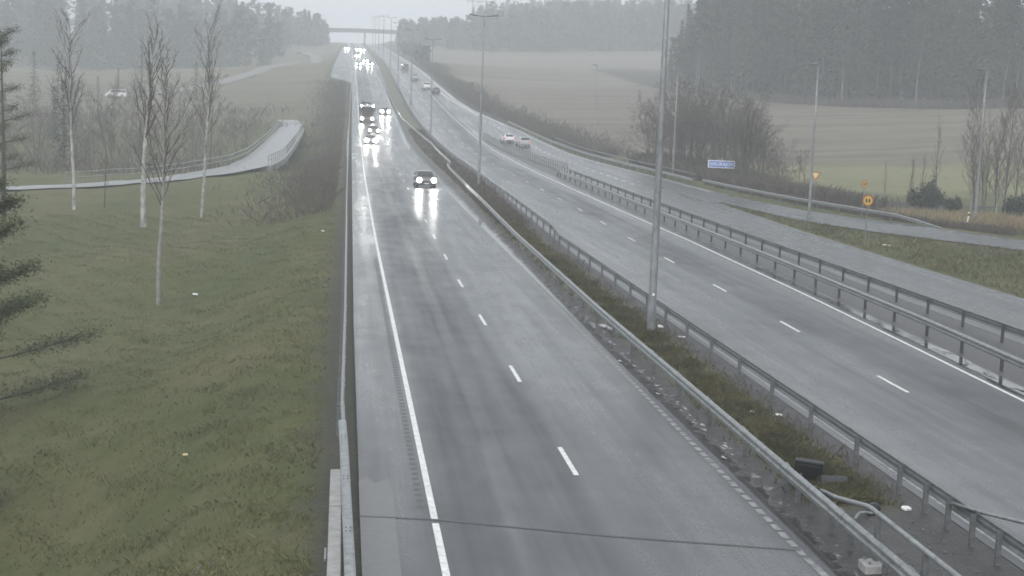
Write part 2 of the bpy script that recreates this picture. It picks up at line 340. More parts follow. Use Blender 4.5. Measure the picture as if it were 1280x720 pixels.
def terrain(x, y):
    x = np.asarray(x, float); y = np.asarray(y, float); sh = np.broadcast(x, y).shape
    X, Y = np.broadcast_arrays(x, y); X = X.ravel(); Y = Y.ravel()
    z = np.hypot(X[:, None] - AN[None, :, 0], Y[:, None] - AN[None, :, 1]) @ _W
    zz = zr(Y); d = np.maximum(CL(Y) - X, X - CR(Y))
    w = np.clip(d / np.where(X < 5, 7., 9.), 0, 1); w = w * w * (3 - 2 * w)
    z = zz * (1 - w) + z * w
    # the left bank drops off steeply just past the rail
    z = np.where(d <= 0, zz - .07, z - .07 * (1 - w) )
    bump = .12 * np.sin(X * .7 + np.sin(Y * .31) * 2) * np.sin(Y * .43 + X * .2) + .06 * np.sin(X * 1.9 + Y * 1.3)
    z = z + np.where(d > 0, np.clip(d / 4, 0, 1) * bump, 0)
    return z.reshape(sh)
def G(x, y): return float(terrain(np.array([x]), np.array([y]))[0])
def sstep(a, b, x):
    t = np.clip((x - a) / (b - a), 0, 1); return t * t * (3 - 2 * t)

def build_ground():
    xs = np.unique(np.concatenate([np.arange(-330, -40, 10), np.arange(-40, -14, 2), np.arange(-14, 2, .6), np.arange(2, 34, 4), np.arange(34, 62, 1.0), np.arange(62, 150, 3), np.arange(150, 561, 12)]))
    ys = np.unique(np.concatenate([np.arange(-25, 150, 2), np.arange(150, 300, 3), np.arange(300, 520, 6), np.arange(520, 1241, 15)]))
    X, Y = np.meshgrid(xs, ys); Z = terrain(X, Y)
    v = np.stack([X.ravel(), Y.ravel(), Z.ravel()], 1); nx, ny = len(xs), len(ys)
    i = (np.arange(ny - 1)[:, None] * nx + np.arange(nx - 1)[None, :]).ravel()
    f = np.stack([i, i + 1, i + nx + 1, i + nx], 1)
    me = bpy.data.meshes.new('ground'); me.from_pydata(v.tolist(), [], f.tolist()); me.materials.append(M['ground'])
    me.polygons.foreach_set('use_smooth', [True] * len(me.polygons))
    x, y = v[:, 0], v[:, 1]
    jit = 3 * np.sin(x * .31) + 2 * np.sin(y * .17 + x * .5)
    inR = sstep(2, 9, x - CR(y))
    fld = inR * sstep(222, 232, y + jit * .6 + (x - 70) * .15)
    left = (x < CL(y) - 1)
    fld = np.maximum(fld, left * sstep(292, 330, y) * .7)
    grn = inR * sstep(166, 176, y + jit) * (1 - fld) * sstep(48, 58, x + jit)
    grv = ((x > CL(y) - .2) & (x < 33)).astype(float)
    grv = np.maximum(grv, sstep(.9, .1, CL(y) - x + .25 * np.sin(y * .9)) * (x <= CL(y)))
    grv *= np.where((x < 1) & (x < CL(y) + .5), .75, 1)
    fx = pl([(85, 800), (91.4, 426), (112.7, 342), (138, 317), (200, 290), (560, 250)])
    # wood floor behind the field edge
    edge = np.interp(x, [92, 94, 112.7, 138, 200, 560], [470, 424, 346, 322, 300, 280])
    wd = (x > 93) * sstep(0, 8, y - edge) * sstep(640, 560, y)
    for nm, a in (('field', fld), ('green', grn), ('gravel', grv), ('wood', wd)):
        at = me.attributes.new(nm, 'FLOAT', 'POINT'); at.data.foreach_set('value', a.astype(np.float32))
    me.update(); o = bpy.data.objects.new('ground', me); COL.objects.link(o)
    tag(o, kind='structure', label='winter grass, ploughed field and gravel verges around the motorway')
build_ground()

def ysamp(y0, y1, step=4, grow=.012):
    out = [y0]
    while out[-1] < y1: out.append(min(y1, out[-1] + step + max(0, out[-1] - 150) * grow))
    return out
def strip(name, fl, fr, y0, y1, m, dz=0, cols=1, step=4, uvn=False, crown=0):
    ys = ysamp(y0, y1, step); mb = MB(); uv = []
    for y in ys:
        a, b = float(fl(y)), float(fr(y))
        for k in range(cols + 1):
            t = k / cols; x = a + (b - a) * t
            mb.v.append((x, y, zr(y) + dz + crown * math.sin(math.pi * t) ** 2)); uv.append((t if uvn else x - (float(Lline(y)) - 2.12), y))
    n = cols + 1
    for i in range(len(ys) - 1):
        for k in range(cols): mb.f.append((i * n + k, i * n + k + 1, i * n + n + k + 1, i * n + n + k))
    return mb.build(name, m, uv=uv, smooth=crown != 0)
def S_(name, *a, label=None, **k):
    o = strip(name, *a, **k); tag(o, label, kind='structure'); return o

S_('road', Ledge, LedgeR, -20, 1230, M['asphL'], label='wet carriageway with oncoming traffic')
S_('road', Rleft, Redge, -20, 1230, M['asphR'], label='wet carriageway leading away from the camera')
S_('road', Tleft, Tright, -20, 1230, M['asphT'], label='wet parallel lane right of the barrier')
S_('median_verge', LedgeR, Rleft, -20, 1230, M['verge'], dz=-.012, cols=8, uvn=True, crown=.10, label='grassy median strip between the carriageways', step=2)
S_('gravel_verge', Redge, Tleft, -20, 264, M['gravel'], dz=-.01, cols=3, label='dark wet gravel strip between the two barriers', crown=.05)
# slip road that swings off to the right
ramp_near = [(35.25, 141.2), (35.9, 131), (37, 120.5), (40.1, 110.5), (46, 99), (54, 88), (66, 77), (84, 66)]
ramp_far = [(38.95, 149.5), (40.7, 133), (42.9, 126), (46.5, 117), (49.8, 106.5), (57, 96), (68, 86), (86, 76)]
def ramp():
    mb = MB(); uv = []
    def fine(P):
        P = np.array(P); t = np.arange(len(P)); tt = np.linspace(0, len(P) - 1, 43)
        return np.stack([np.interp(tt, t, P[:, 0]), np.interp(tt, t, P[:, 1])], 1)
    A, B = fine(ramp_near), fine(ramp_far)
    for i in range(len(A)):
        for p, u in ((A[i], 28), (B[i], 33)):
            mb.v.append((p[0], p[1], zr(p[1]) + .004)); uv.append((u, -i * 3.))
    for i in range(len(A) - 1): mb.f.append((2 * i, 2 * i + 2, 2 * i + 3, 2 * i + 1))
    o = mb.build('slip_road', M['asphT'], uv=uv); tag(o, 'wet slip road curving off to the right', kind='structure')
ramp()

# ------------------------------------------------------------------ road markings
def line_strip(mb, f, w, y0, y1, dz=.006, step=4):
    ys = ysamp(y0, y1, step); b = len(mb.v)
    for y in ys:
        x = float(f(y)); z = zr(y) + dz; ww = w * (1 + max(0, y - 200) / 700)
        mb.v += [(x - ww / 2, y, z), (x + ww / 2, y, z)]
    for i in range(len(ys) - 1): mb.f.append((b + 2 * i, b + 2 * i + 1, b + 2 * i + 3, b + 2 * i + 2))
def mark(name, m, label, fn):
    mb = MB(); fn(mb); o = mb.build(name, m); tag(o, label, kind='structure'); return o
def ld(mb):
    y = 37.54 - 12.23 * 3
    while y < 700:
        line_strip(mb, Ldash, .13, y - 1.5, y + 1.5, step=1.5); y += 12.23
def solidleft(mb):
    line_strip(mb, Lline, .15, -10, 31.75); line_strip(mb, Lline, .15, 32.0, 900)
def rd(mb):
    y = 48.8 - 12.85 * 4
    while y < 620:
        line_strip(mb, Rdash, .13, y - 1.5, y + 1.5, step=1.5); y += 12.85
mark('lane_marking', M['line'], 'broken white line between the oncoming lanes', ld)
mark('edge_marking', M['line'], 'solid white line along the left shoulder', solidleft)
mark('lane_marking', M['line'], 'broken white line between the outgoing lanes', rd)
mark('edge_marking', M['line'], 'solid white line on the right of the outgoing lanes', lambda mb: line_strip(mb, Rline, .14, 0, 430))
mark('edge_marking', M['faintline'], 'faint worn line beside the median on the outgoing side', lambda mb: line_strip(mb, lambda y: Rleft(y) + .30, .11, 0, 600))
def rumble(mb):
    y = 22.
    while y < 150:
        line_strip(mb, lambda q: Lright(q) - .02, .15, y, y + .45, step=.45, dz=.006); y += .62
    line_strip(mb, lambda q: Lright(q) - .0, .16, 24, 28.8, dz=.010)
    line_strip(mb, lambda q: Lright(q) - .02, .12, 150, 800)
mark('edge_marking', M['faintline'], 'worn rumbled edge line beside the median on the oncoming side', rumble)
def tdots(mb):
    y = 50.
    while y < 138:
        line_strip(mb, lambda q: 32.8, .2, y, y + .55, step=.55); y += 1.25
mark('edge_marking', M['faintline'], 'dotted edge line right of the parallel lane', tdots)
def tdash(mb):
    y = 165.; f = pl([(160, 31.7), (230, 31.5), (250, 31.3), (310, 28.2), (370, 24.6), (430, 22.6)])
    while y < 250:
        line_strip(mb, f, .3, y, y + 1.6, step=1.6); y += 5.2
    while y < 315:
        line_strip(mb, f, .25, y, y + 1.6, step=1.6); y += 6
    line_strip(mb, f, .25, 318, 430)
mark('lane_marking', M['line'], 'short broad dashes dividing the merging lanes', tdash)
mark('edge_marking', M['line'], 'solid white line on the far right edge of the merging lanes', lambda mb: line_strip(mb, lambda y: Tright(y) - .75, .2, 156, 700))
def merge(mb):
    f = pl([(437, 1.7), (470, 2.3), (500, 2.9)]); line_strip(mb, f, .3, 434, 470); line_strip(mb, pl([(434, -3.6), (446, 1.4)]), .5, 434, 446)
mark('edge_marking', M['faintline'], 'pale marking at the end of the far slip lane', merge)
# milled rumble strip just left of the white line, real ribs
M['rumble'] = mat('milled_asphalt', (.040, .040, .041), .4, 0, .5, 9)
def ribs():
    mb = MB(); y = 33.
    while y < 85:
        x = float(Lline(y)) - .25; z = zr(y)
        mb.v += [(x - .08, y, z + .004), (x + .08, y, z + .004), (x + .08, y + .22, z + .004), (x - .08, y + .22, z + .004)]; b = len(mb.v) - 4
        mb.f.append((b, b + 1, b + 2, b + 3)); y += .5
    o = mb.build('rumble_strip', M['rumble']); tag(o, 'milled rumble strip beside the left edge line', kind='structure')
ribs()
# expansion joint of the bridge under the camera, and the patched shoulder
def joint():
    mb = MB(); P = [(.5, 32.3), (2.1, 32.05), (5.8, 30.8), (9.6, 29.8)]
    for i, (x, y) in enumerate(P): mb.v += [(x, y - .05, zr(y) + .008), (x, y + .05, zr(y) + .008)]
    for i in range(3): mb.f.append((2 * i, 2 * i + 2, 2 * i + 3, 2 * i + 1))
    tag(mb.build('expansion_joint', M['greyplastic']), 'dark expansion joint crossing the near lanes', kind='structure')
joint()
def patch(name, pts, m, dz, label):
    mb = MB(); mb.v = [(x, y, zr(y) + dz) for x, y in pts]; mb.f = [tuple(range(len(pts)))]
    tag(mb.build(name, m), label, kind='structure')
M['patchasph'] = mat('grey_shoulder_patch', (.115, .114, .112), .38, 0, .3, 4)
patch('shoulder_patch', [(.52, 20), (1.28, 20), (1.27, 30), (1.3, 34.4), (1.22, 35.6), (.9, 35.1), (.7, 35.8), (.52, 35.3)], M['patchasph'], .004, 'worn lighter concrete patch on the left shoulder')
M['seal'] = mat('bitumen_seal', (.022, .022, .023), .35, 0, .3, 6)
def cracks():
    mb = MB()
    for y, x0, x1 in ((78.5, 6.0, 9.3), (89.4, 4.8, 6.3), (104.7, 5.0, 6.4), (120, 5.2, 6.6)):
        for k in range(8):
            a = x0 + (x1 - x0) * k / 8; b = x0 + (x1 - x0) * (k + 1) / 8; ya = y - .05 * k; yb = y - .05 * (k + 1)
            n = len(mb.v); mb.v += [(a, ya, zr(ya) + .005), (b, yb, zr(yb) + .005), (b, yb + .12, zr(yb) + .005), (a, ya + .12, zr(ya) + .005)]; mb.f.append((n, n + 1, n + 2, n + 3))
    tag(mb.build('road_seams', M['water']), 'wet seams across the oncoming lanes', kind='structure')
cracks()

# ------------------------------------------------------------------ puddles and pale patches
def blob(mb, cx, cy, rx, ry, z, n=18, seed=0, slope=True):
    r = random.Random(seed); b = len(mb.v); ph = [r.uniform(0, 6.28) for _ in range(3)]
    for k in range(n):
        t = 2 * math.pi * k / n; q = 1 + .28 * math.sin(3 * t + ph[0]) + .18 * math.sin(5 * t + ph[1]) + .1 * math.sin(9 * t + ph[2])
        x, y = cx + rx * q * math.cos(t), cy + ry * q * math.sin(t)
        mb.v.append((x, y, zr(y) + z))
    mb.f.append(tuple(range(b, b + n)))
mb = MB(); rr = random.Random(5)
for k, y in enumerate(np.arange(36, 62, .33)):
    if rr.random() < .34: blob(mb, 10.30 + rr.gauss(0, .10) + .08 * math.sin(y * 1.3), y, rr.uniform(.015, .06), rr.uniform(.05, .2), .018, 11, seed=100 + k)
tag(mb.build('pale_patch', M['pale_patch']), 'pale irregular patches along the median edge', kind='structure')  # small irregular blobs coloured pale grey, scattered along the verge
mb = MB()
for k, y in enumerate(np.arange(44, 84, 2.6)):
    blob(mb, float(Redge(y)) - .42 + rr.uniform(-.08, .08), y, rr.uniform(.18, .34), rr.uniform(1.4, 2.2), .006, seed=200 + k)
tag(mb.build('puddle', M['water']), 'puddles on the right shoulder of the outgoing lanes', kind='structure')
mb = MB(); blob(mb, 62, 155, 9, 4.5, 0, 24, 3)
mb.v = [(x, y, -3.55) for x, y, z in mb.v]; tag(mb.build('water', M['water']), 'pale glimpse of river water behind the bushes', kind='structure')

# ------------------------------------------------------------------ barriers
WB = [(0, .76), (.05, .74), (.085, .70), (.085, .66), (.03, .62), (.03, .585), (.085, .545), (.085, .505), (.05, .465), (0, .445), (-.012, .445), (-.012, .46), (.03, .485), (.06, .515), (.06, .54), (.01, .58), (.01, .625), (.06, .665), (.06, .70), (.03, .725), (-.012, .74)]
BOX = lambda w, z0, z1: [(-w, z0), (w, z0), (w, z1), (-w, z1)]
def path_of(f, y0, y1, step=3, ends=(False, False), off=0):
    ys = ysamp(y0, y1, step); P = []
    for y in ys: P.append(Vector((float(f(y)) + off, y, zr(y))))
    if ends[0]: P[0].z -= .6
    if ends[1]: P[-1].z -= .6
    return P
def post_mesh(h, w=.11, d=.08):
    mb = MB(); t = .008     # C section
    mb.box((0, -d / 2 + t / 2, h / 2 - .1), (w, t, h + .2)); mb.box((-w / 2 + t / 2, t / 2, h / 2 - .1), (t, d - t, h + .2)); mb.box((w / 2 - t / 2, t / 2, h / 2 - .1), (t, d - t, h + .2))
    return mb
def add_posts(root, f, ys, h, m, off=0, name='post', w=.11, d=.08, cap=100):
    first = None
    for i, y in enumerate(ys[:cap]):
        if first is None:
            first = post_mesh(h, w, d).build(name, m, root); o = first
        else:
            o = first.copy(); COL.objects.link(o); o.parent = root
        o.location = (float(f(y)) + off, y, zr(y))
def guardrail(label, f, y0, y1, ys, side, m, pm, prof=None, ends=(False, False), extra=None, cat='guardrail', name='guardrail', h=.72, group='steel guardrails along the motorway', off=None, jog=None, w=.11):
    t = thing(name, label, cat, group=group)
    P = path_of(f, y0, y1, ends=ends); pr = prof or [(u * side, z) for u, z in WB]
    b = MB(); b.sweep(pr, P); b.build('beam', m, t)
    if extra:
        for nm, p2 in extra:
            e = MB(); e.sweep(p2, P); e.build(nm, m, t)
    add_posts(t, f, ys, h, pm, off=(-side * .07 if off is None else off), w=w)
    first = None
    for q in np.arange(max(y0 + 2, 22.2), min(y1 - 2, 105), 4):      # lapped joints of the beam with their bolts
        if first is None:
            k = MB(); k.sweep([(u * 1.06 + side * .004 if abs(u) > .02 else u + side * .006, z) for u, z in (prof or [(u * side, z) for u, z in WB])], [(0, -.16, 0), (0, .16, 0)])
            for by in (-.1, .1):
                for bz in (.68, .525): k.tube([(side * .08, by, bz), (side * .105, by, bz)], .018, 6)
            k.box((0, 0, .768), (.03, .30, .012)); o = first = k.build('lap_joint', m, t)
        else: o = first.copy(); COL.objects.link(o); o.parent = t
        o.location = (float(f(q)), q, zr(q))
    return t
# median, oncoming side
LR = pl([(0, 10.56), (60, 10.56), (95, 10.9), (128, 11.55), (176, 12.25), (186, 12.6), (189, 13.3), (200, 13.5), (245, 13.9), (262, 13.2), (300, 11.2), (328, 10.75), (358, 10.6), (435, 10.5), (536, 10.6), (800, 11.2), (1300, 11.8)])
ysL = [22.3, 23.7, 25, 26.4, 27.7, 29.74, 31.02, 32.4, 33.5, 34.58] + list(np.arange(38.2, 400, 4))
guardrail('long guardrail on the near side of the median beside the oncoming lanes', LR, 16, 700, ysL, -1, M['galv'], M['post'], extra=[('lower_rail', [(-.02, .40), (.03, .40), (.03, .45), (-.02, .45)])])
RR = pl([(0, 13.45), (94, 13.5), (101, 14.0), (132, 14.5), (150, 14.6), (186, 15.0), (240, 15.2), (300, 14), (330, 13.7), (500, 13.7), (800, 14), (1300, 14.5)])
ysR = [24.2, 26, 27.4, 28.8, 30.1, 31.42, 32.74, 34.41, 37.53] + list(np.arange(41.5, 390, 4))
guardrail('long guardrail on the far side of the median beside the outgoing lanes', RR, 16, 700, ysR, 1, M['galv_dull'], M['post'])
R2A = pl([(0, 23.0), (46, 23.25), (60, 23.85), (84, 24.3), (110, 24.6), (180, 25.0)])
guardrail('guardrail standing above the wet right shoulder of the outgoing lanes', R2A, 25, 178, list(np.arange(27.6, 178, 4)), -1, M['galv'], M['darksteel'], ends=(False, True))
R2B = pl([(0, 26.62), (180, 26.62), (184, 26.9)])
guardrail('dark guardrail edging the parallel lane behind the gravel strip', R2B, 25, 180, list(np.arange(26.3, 180, 4)), 1, M['galv_dull'], M['darksteel'])
TG = pl([(150, 39.5), (161, 38.6), (183, 38.1), (200, 37.3), (224, 36.2), (252, 35.3), (282, 33.2), (300, 31.8)])
guardrail('guardrail outside the merging lanes at the edge of the brown field', TG, 166, 300, list(np.arange(168, 300, 4)), -1, M['galv'], M['darksteel'], ends=(False, True))
def ramp_rail():
    t = thing('guardrail', 'guardrail along the slip road with one end sunk into the verge', 'guardrail', group='steel guardrails along the motorway')
    P0 = [(47.3, 116.6, -.72), (46.3, 119, -.35), (45.2, 121.5, -.05), (44.3, 124, 0), (43.2, 130, 0), (41.9, 138, 0), (41.0, 146, 0), (40.2, 156, 0), (39.6, 166, 0)]
    P = [Vector((x, y, zr(y) + dz)) for x, y, dz in P0]
    b = MB(); b.sweep([(-u, z) for u, z in WB], P); b.build('beam', M['galv'], t)
    f = pl([(y, x) for x, y, d in P0]); add_posts(t, f, list(np.arange(122, 166, 4)), .72, M['post'], off=.07)
ramp_rail()
# left side rail and the wide parapet beam near the camera
LG = pl([(0, .30), (26, .27), (38, .13), (41, .08), (59, .17), (120, .32), (220, .66), (271, .90), (354, 1.4), (433, 2.0)])
guardrail('thin guardrail along the left shoulder above the grass bank', LG, 38.6, 425, list(np.arange(40.5, 440, 4)), 1, M['galv'], M['post'])
def parapet():
    t = thing('parapet_rail', 'wide bolted parapet beam on the concrete edge at the left shoulder', 'guardrail')
    f = pl([(10, .30), (26, .27), (36, .16), (39.5, .10)])
    b = MB(); b.sweep([(-.10, .62), (-.03, .60), (.03, .60), (.10, .62), (.10, .76), (.06, .785), (-.06, .785), (-.10, .76)], path_of(f, 10, 38.6, 2)); b.build('beam', M['galv'], t)
    add_posts(t, f, list(np.arange(12.2, 38, 2)), .62, M['post'])
    for y in (20.6, 24.6, 28.6, 32.6, 36.6):
        bb = MB()
        for q in (-.12, .12):
            for u in (-.045, .045): bb.tube([(float(f(y)) + u, y + q, zr(y) + .786), (float(f(y)) + u, y + q, zr(y) + .80)], .016, 6)
        bb.build('bolt_plate', M['darksteel'], t)
parapet()
def edge_beam():
    for y0, y1, lb in ((8, 32.9, 'concrete edge beam beside the parapet rail, nearer length'), (33.02, 36.3, 'short concrete block ending the edge beam behind the parapet rail')):
        b = MB(); b.sweep([(-.15, -.9), (.12, -.9), (.12, .02), (.10, .045), (-.13, .045), (-.15, .02)], path_of(lambda y: 0 * y + .0, y0, y1, 2))
        tag(b.build('edge_beam', M['concrete']), lb, 'kerb beam')
    b = MB(); b.bbox((-.19, 29.6, zr(29.6) - .05), (.05, .7, .12), .01); tag(b.build('drain_plate', M['galv']), 'small steel plate fixed to the side of the concrete edge beam', 'plate')
edge_beam()
def far_parapet(label, f, y0, y1, n, m, h=1.1, rails=(1.1, .72, .4), pw=.09, slope_end=True, pm=None, group=None):
    t = thing('bridge_railing', label, 'railing', group=group); P = path_of(f, y0, y1)
    if slope_end:
        P = [Vector((float(f(y0 - 3.5)), y0 - 3.5, zr(y0 - 3.5) - h * .75))] + P
    for r in rails:
        b = MB(); b.sweep([(-.04, r - .05), (.04, r - .05), (.04, r + .05), (-.04, r + .05)], P if r == rails[0] else path_of(f, y0, y1)); b.build('rail', m, t)
    ys = np.linspace(y0, y1, n)
    add_posts(t, f, list(ys), h - .05, pm or m, off=0, w=pw, d=pw)
DR = pl([(170, 26.9), (184, 27.05), (222, 26.1), (262, 24.4), (270, 24.0)])
far_parapet('close-posted bridge railing dividing the outgoing lanes from the merging lane', DR, 184, 266, 46, M['galv_dull'], 1.15, (1.15, .6), pm=M['darksteel'])
far_parapet('close-posted bridge railing at the outer edge of the merging lanes', lambda y: TG(y) + .75, 168, 258, 46, M['galv_dull'], 1.15, (1.15, .6), slope_end=False, pm=M['darksteel'])
far_parapet('pale bridge railing on the left shoulder of the oncoming lanes far ahead', lambda y: LG(y) - .15, 205, 262, 29, M['galv'], 1.0, (1.0, .55), slope_end=False)
# pipe railings of the near bridge, in the median
def pipe_rail(label, pts, posts, r, ped=None):
    t = thing('pipe_railing', label, 'railing'); b = MB()
    b.tube([Vector((x, y, zr(y) + d)) for x, y, d in pts], r, 10); b.build('handrail', M['galv'], t, True)
    for x, y, h in posts:
        p = MB(); p.bbox((x, y, zr(y) + h / 2), (.10, .12, h), .008); p.build('post', M['post'], t)
    if ped:
        p = MB(); p.bbox((ped[0], ped[1], zr(ped[1]) + .09), (.5, .5, .22), .03); q = p.build('pedestal', M['concrete'], t)
        for dx in (-.15, .15):
            for dy in (-.15, .15):
                c = MB(); c.tube([(ped[0] + dx, ped[1] + dy, zr(ped[1]) + .2), (ped[0] + dx, ped[1] + dy, zr(ped[1]) + .25)], .03, 6); c.build('anchor_bolt', M['galv'], q)
pipe_rail('grey pipe handrail bending down to the median beside the near rail end', [(10.78, 32.3, .62), (10.76, 31.2, .76), (10.73, 29.2, 1.12), (10.72, 28.9, 1.15), (10.72, 24.5, 1.15), (10.72, 14, 1.15)], [(10.72, 28.5, 1.13), (10.72, 26.0, 1.13), (10.72, 23.4, 1.13), (10.72, 20.8, 1.13)], .055, (10.66, 28.4))
pipe_rail('thin pipe handrail running out beyond the far median rail', [(13.40, 31.3, .62), (13.5, 29.9, .8), (13.95, 28.6, .92), (14.1, 24, 1.1), (14.1, 16, 1.1)], [(14.1, 22.5, 1.08), (14.1, 19.9, 1.08)], .04)

# ------------------------------------------------------------------ lamp posts
def lamp_post(label, loc, h, double, group, r0=.14, r1=.07, rz=0):
    t = thing('street_lamp', label, 'street lamp', loc, rz, group)
    p = MB(); p.tube([(0, 0, -.5), (0, 0, .02), (0, 0, 1.2), (0, 0, 1.25), (0, 0, h * .55), (0, 0, h)], [r0 * 1.1, r0 * 1.1, r0 * 1.05, r0, (r0 + r1) / 2, r1], 12); p.build('pole', M['pole'], t, True)
    b = MB(); b.box((r0 * .0, -r0 * 1.06, .75), (.12, .02, .4)); b.build('hatch', M['galv_dull'], t)
    a = MB()
    if double:
        a.tube([(-.95, 0, h + .10), (-.4, 0, h + .02), (0, 0, h), (.4, 0, h + .02), (.95, 0, h + .10)], .05, 8)
    else:
        a.tube([(0, 0, h - .02), (-.05, 0, h + .06), (-.28, 0, h + .1)], .045, 8)
    a.build('arm', M['pole'], t, True)
    for sx in ((-1, 1) if double else (-1,)):
        d = .95 if double else .3
        q = MB(); q.bbox((sx * (d + .14), 0, h + .12), (.75, .34, .16), .05, (0, -sx * .1 if double else .08, 0)); q.build('lamp_head', M['galv_dull'], t)
    return t
GM = 'double-armed lamps standing in the median'
lamp_post('nearest tall mottled lamp post rising from the median out of the picture', (12.25, 58.8, zr(58.8)), 16.6, True, GM, .165, .085)
lb = MB(); lb.bbox((0, 0, 0), (.09, .02, .10), .005); lb = lb.build('sticker', M['white'])
lb.parent = bpy.data.objects['street_lamp']; lb.location = (.0, -.168, 1.62)
lamp_post('second median lamp post with a T-shaped head seen whole against the far field', (13.8, 155.4, zr(155.4)), 17.0, True, GM)
for lb_, x, y in (('third double-armed lamp post along the median, past the rail kink', 15.3, 272), ('fourth double-armed lamp post along the median, level with the trucks', 14.6, 340), ('fifth double-armed lamp post along the median, half lost in mist', 13.7, 399.6), ('sixth double-armed lamp post along the median, faint in mist', 13.6, 465.5)):
    lamp_post(lb_, (x, y, zr(y)), 16.5, True, GM)
for x, y in ((13.0, 532), (12.8, 598), (12.8, 665), (12.9, 735)):
    lamp_post('very faint far lamp post in the misty median before the overpass', (x, y, zr(y)), 16.5, True, 'far lamps in the mist')
GR = 'single-headed lamps right of the road'
lamp_post('single-headed lamp post on the grass wedge behind the yield sign', (38.7, 123.8, zr(123.8) - .05), 12.6, False, GR, .13, .07)
lamp_post('single-headed lamp post beside the white marker post at the right', (51.4, 119.8, zr(119.8) - .1), 12.6, False, GR, .13, .07)
lamp_post('single-headed lamp post left of the blue sign at the slip road rail', (40.3, 185, zr(185)), 12.6, False, GR, .12, .07)
lamp_post('distant single-headed lamp post against the brown field', (43.8, 266.9, G(43.8, 266.9)), 12.6, False, GR, .13, .08)

# ------------------------------------------------------------------ signs
def text_mesh(txt, size, m, parent, loc, rot, name='lettering', ext=.006):
    c = bpy.data.curves.new(name, 'FONT'); c.body = txt; c.size = size; c.align_x = 'CENTER'; c.align_y = 'CENTER'; c.extrude = ext; c.offset = .006
    o = bpy.data.objects.new('tmp', c); COL.objects.link(o); bpy.context.view_layer.update()
    me = bpy.data.meshes.new_from_object(o.evaluated_get(bpy.context.evaluated_depsgraph_get()))
    bpy.data.objects.remove(o); me.materials.clear(); me.materials.append(m)
    q = bpy.data.objects.new(name, me); COL.objects.link(q); q.parent = parent; q.location = loc; q.rotation_euler = rot
    return q
def blue_sign():
    x, y = 44.35, 177.0; t = thing('road_sign', 'blue river name sign with white lettering in front of the bare trees', 'sign', (x, y, -3.55), R(-14))
    for sx in (-.85, .85):
        p = MB(); p.tube([(sx, .06, -.3), (sx, .06, 2.7)], .045, 8); p.build('post', M['galv_dull'], t)
    zc = 2.55
    p = MB(); p.bbox((0, 0, zc), (3.15, .05, .88), .01); pn = p.build('panel', M['signwhite'], t)
    p = MB(); p.bbox((0, -.03, zc), (2.93, .02, .70), .008); p.build('face', M['signblue'], pn)
    text_mesh('AURAJOKI', .54, M['signwhite'], pn, (.30, -.045, zc), (R(90), 0, 0))
    w = MB()     # river symbol: three small waves
    for k in range(3):
        pts = [(-1.36 + .055 * i, -.046, zc - .15 + .15 * k + .035 * math.sin(i * 1.3)) for i in range(9)]
        w.tube(pts, .026, 5)
    w.build('river_symbol', M['signwhite'], pn)
blue_sign()
def disc_sign(label, x, y, hc, r, face, rz=R(-6), pm='galv_dull', ph=None, tri=False):
    t = thing('road_sign', label, 'sign', (x, y, zr(y)), rz)
    p = MB(); p.tube([(0, .05, -.3), (0, .05, (ph or hc + r * .8))], .035, 8); p.build('post', M[pm], t)
    if tri:
        def trib(rr, y0, th, m, nm, par):
            b = MB(); vs = []
            for yy in (y0, y0 - th):
                for k in range(3):
                    a0 = R(-90 + 120 * k)
                    for d in (-7, 0, 7): vs.append((rr * math.cos(a0 + R(d)), yy, hc + rr * math.sin(a0 + R(d)) * (1 if d == 0 else .985)))
            f = [tuple(range(8, -1, -1)), tuple(range(9, 18))] + [(i, (i + 1) % 9, 9 + (i + 1) % 9, 9 + i) for i in range(9)]
            b.add(vs, f); return b.build(nm, M[m], par)
        pn = trib(r, 0, .03, 'signrim', 'panel', t); trib(r * .60, -.032, .012, 'signpale', 'face', pn)
    else:
        b = MB(); b.disc((0, 0, hc), r, (0, -1, 0), 28, .03); pn = b.build('panel', M['red'], t)
        b = MB(); b.disc((0, -.032, hc), r * .80, (0, -1, 0), 28, .012); b.build('face', M['yellow'], pn)
        if face == 'cars':
            for sx, m in ((-1, 'signblack'), (1, 'signblack')):
                b = MB(); cx = sx * r * .27
                b.bbox((cx, -.05, hc - r * .05), (r * .34, .015, r * .46), .01); b.bbox((cx, -.05, hc + r * .26), (r * .25, .015, r * .2), .01)
                for q in (-1, 1): b.bbox((cx + q * r * .13, -.05, hc - r * .34), (r * .08, .015, r * .14), .005)
                b.build('car_symbol', M[m], pn)
        else: text_mesh(face, r * 1.15, M['signblack'], pn, (0, -.05, hc), (R(90), 0, 0))
disc_sign('round yellow no-overtaking sign with red rim on the grass wedge', 35.0, 99.2, 3.08, .37, 'cars')
disc_sign('smaller round yellow speed sign with red rim beyond the slip road rail', 45.9, 131.2, 2.55, .34, '60', rz=R(18))
disc_sign('inverted triangular yield sign with red border next to the lamp post', 43.2, 137, 2.95, .52, None, tri=True)
def marker_post():
    t = thing('marker_post', 'white reflector post leaning at the edge of the slip road', 'marker post', (50.4, 119, zr(119) - .1))
    b = MB(); b.bbox((.05, 0, .45), (.13, .10, 1.0), .02, (0, .1, 0)); b.build('post', M['white'], t)
    b = MB(); b.bbox((.105, 0, 1.02), (.132, .105, .2), .02, (0, .1, 0)); b.build('reflector_band', M['signblack'], t)
    b = MB(); b.bbox((.125, 0, 1.19), (.13, .10, .14), .02, (0, .1, 0)); b.build('cap', M['white'], t)
marker_post()

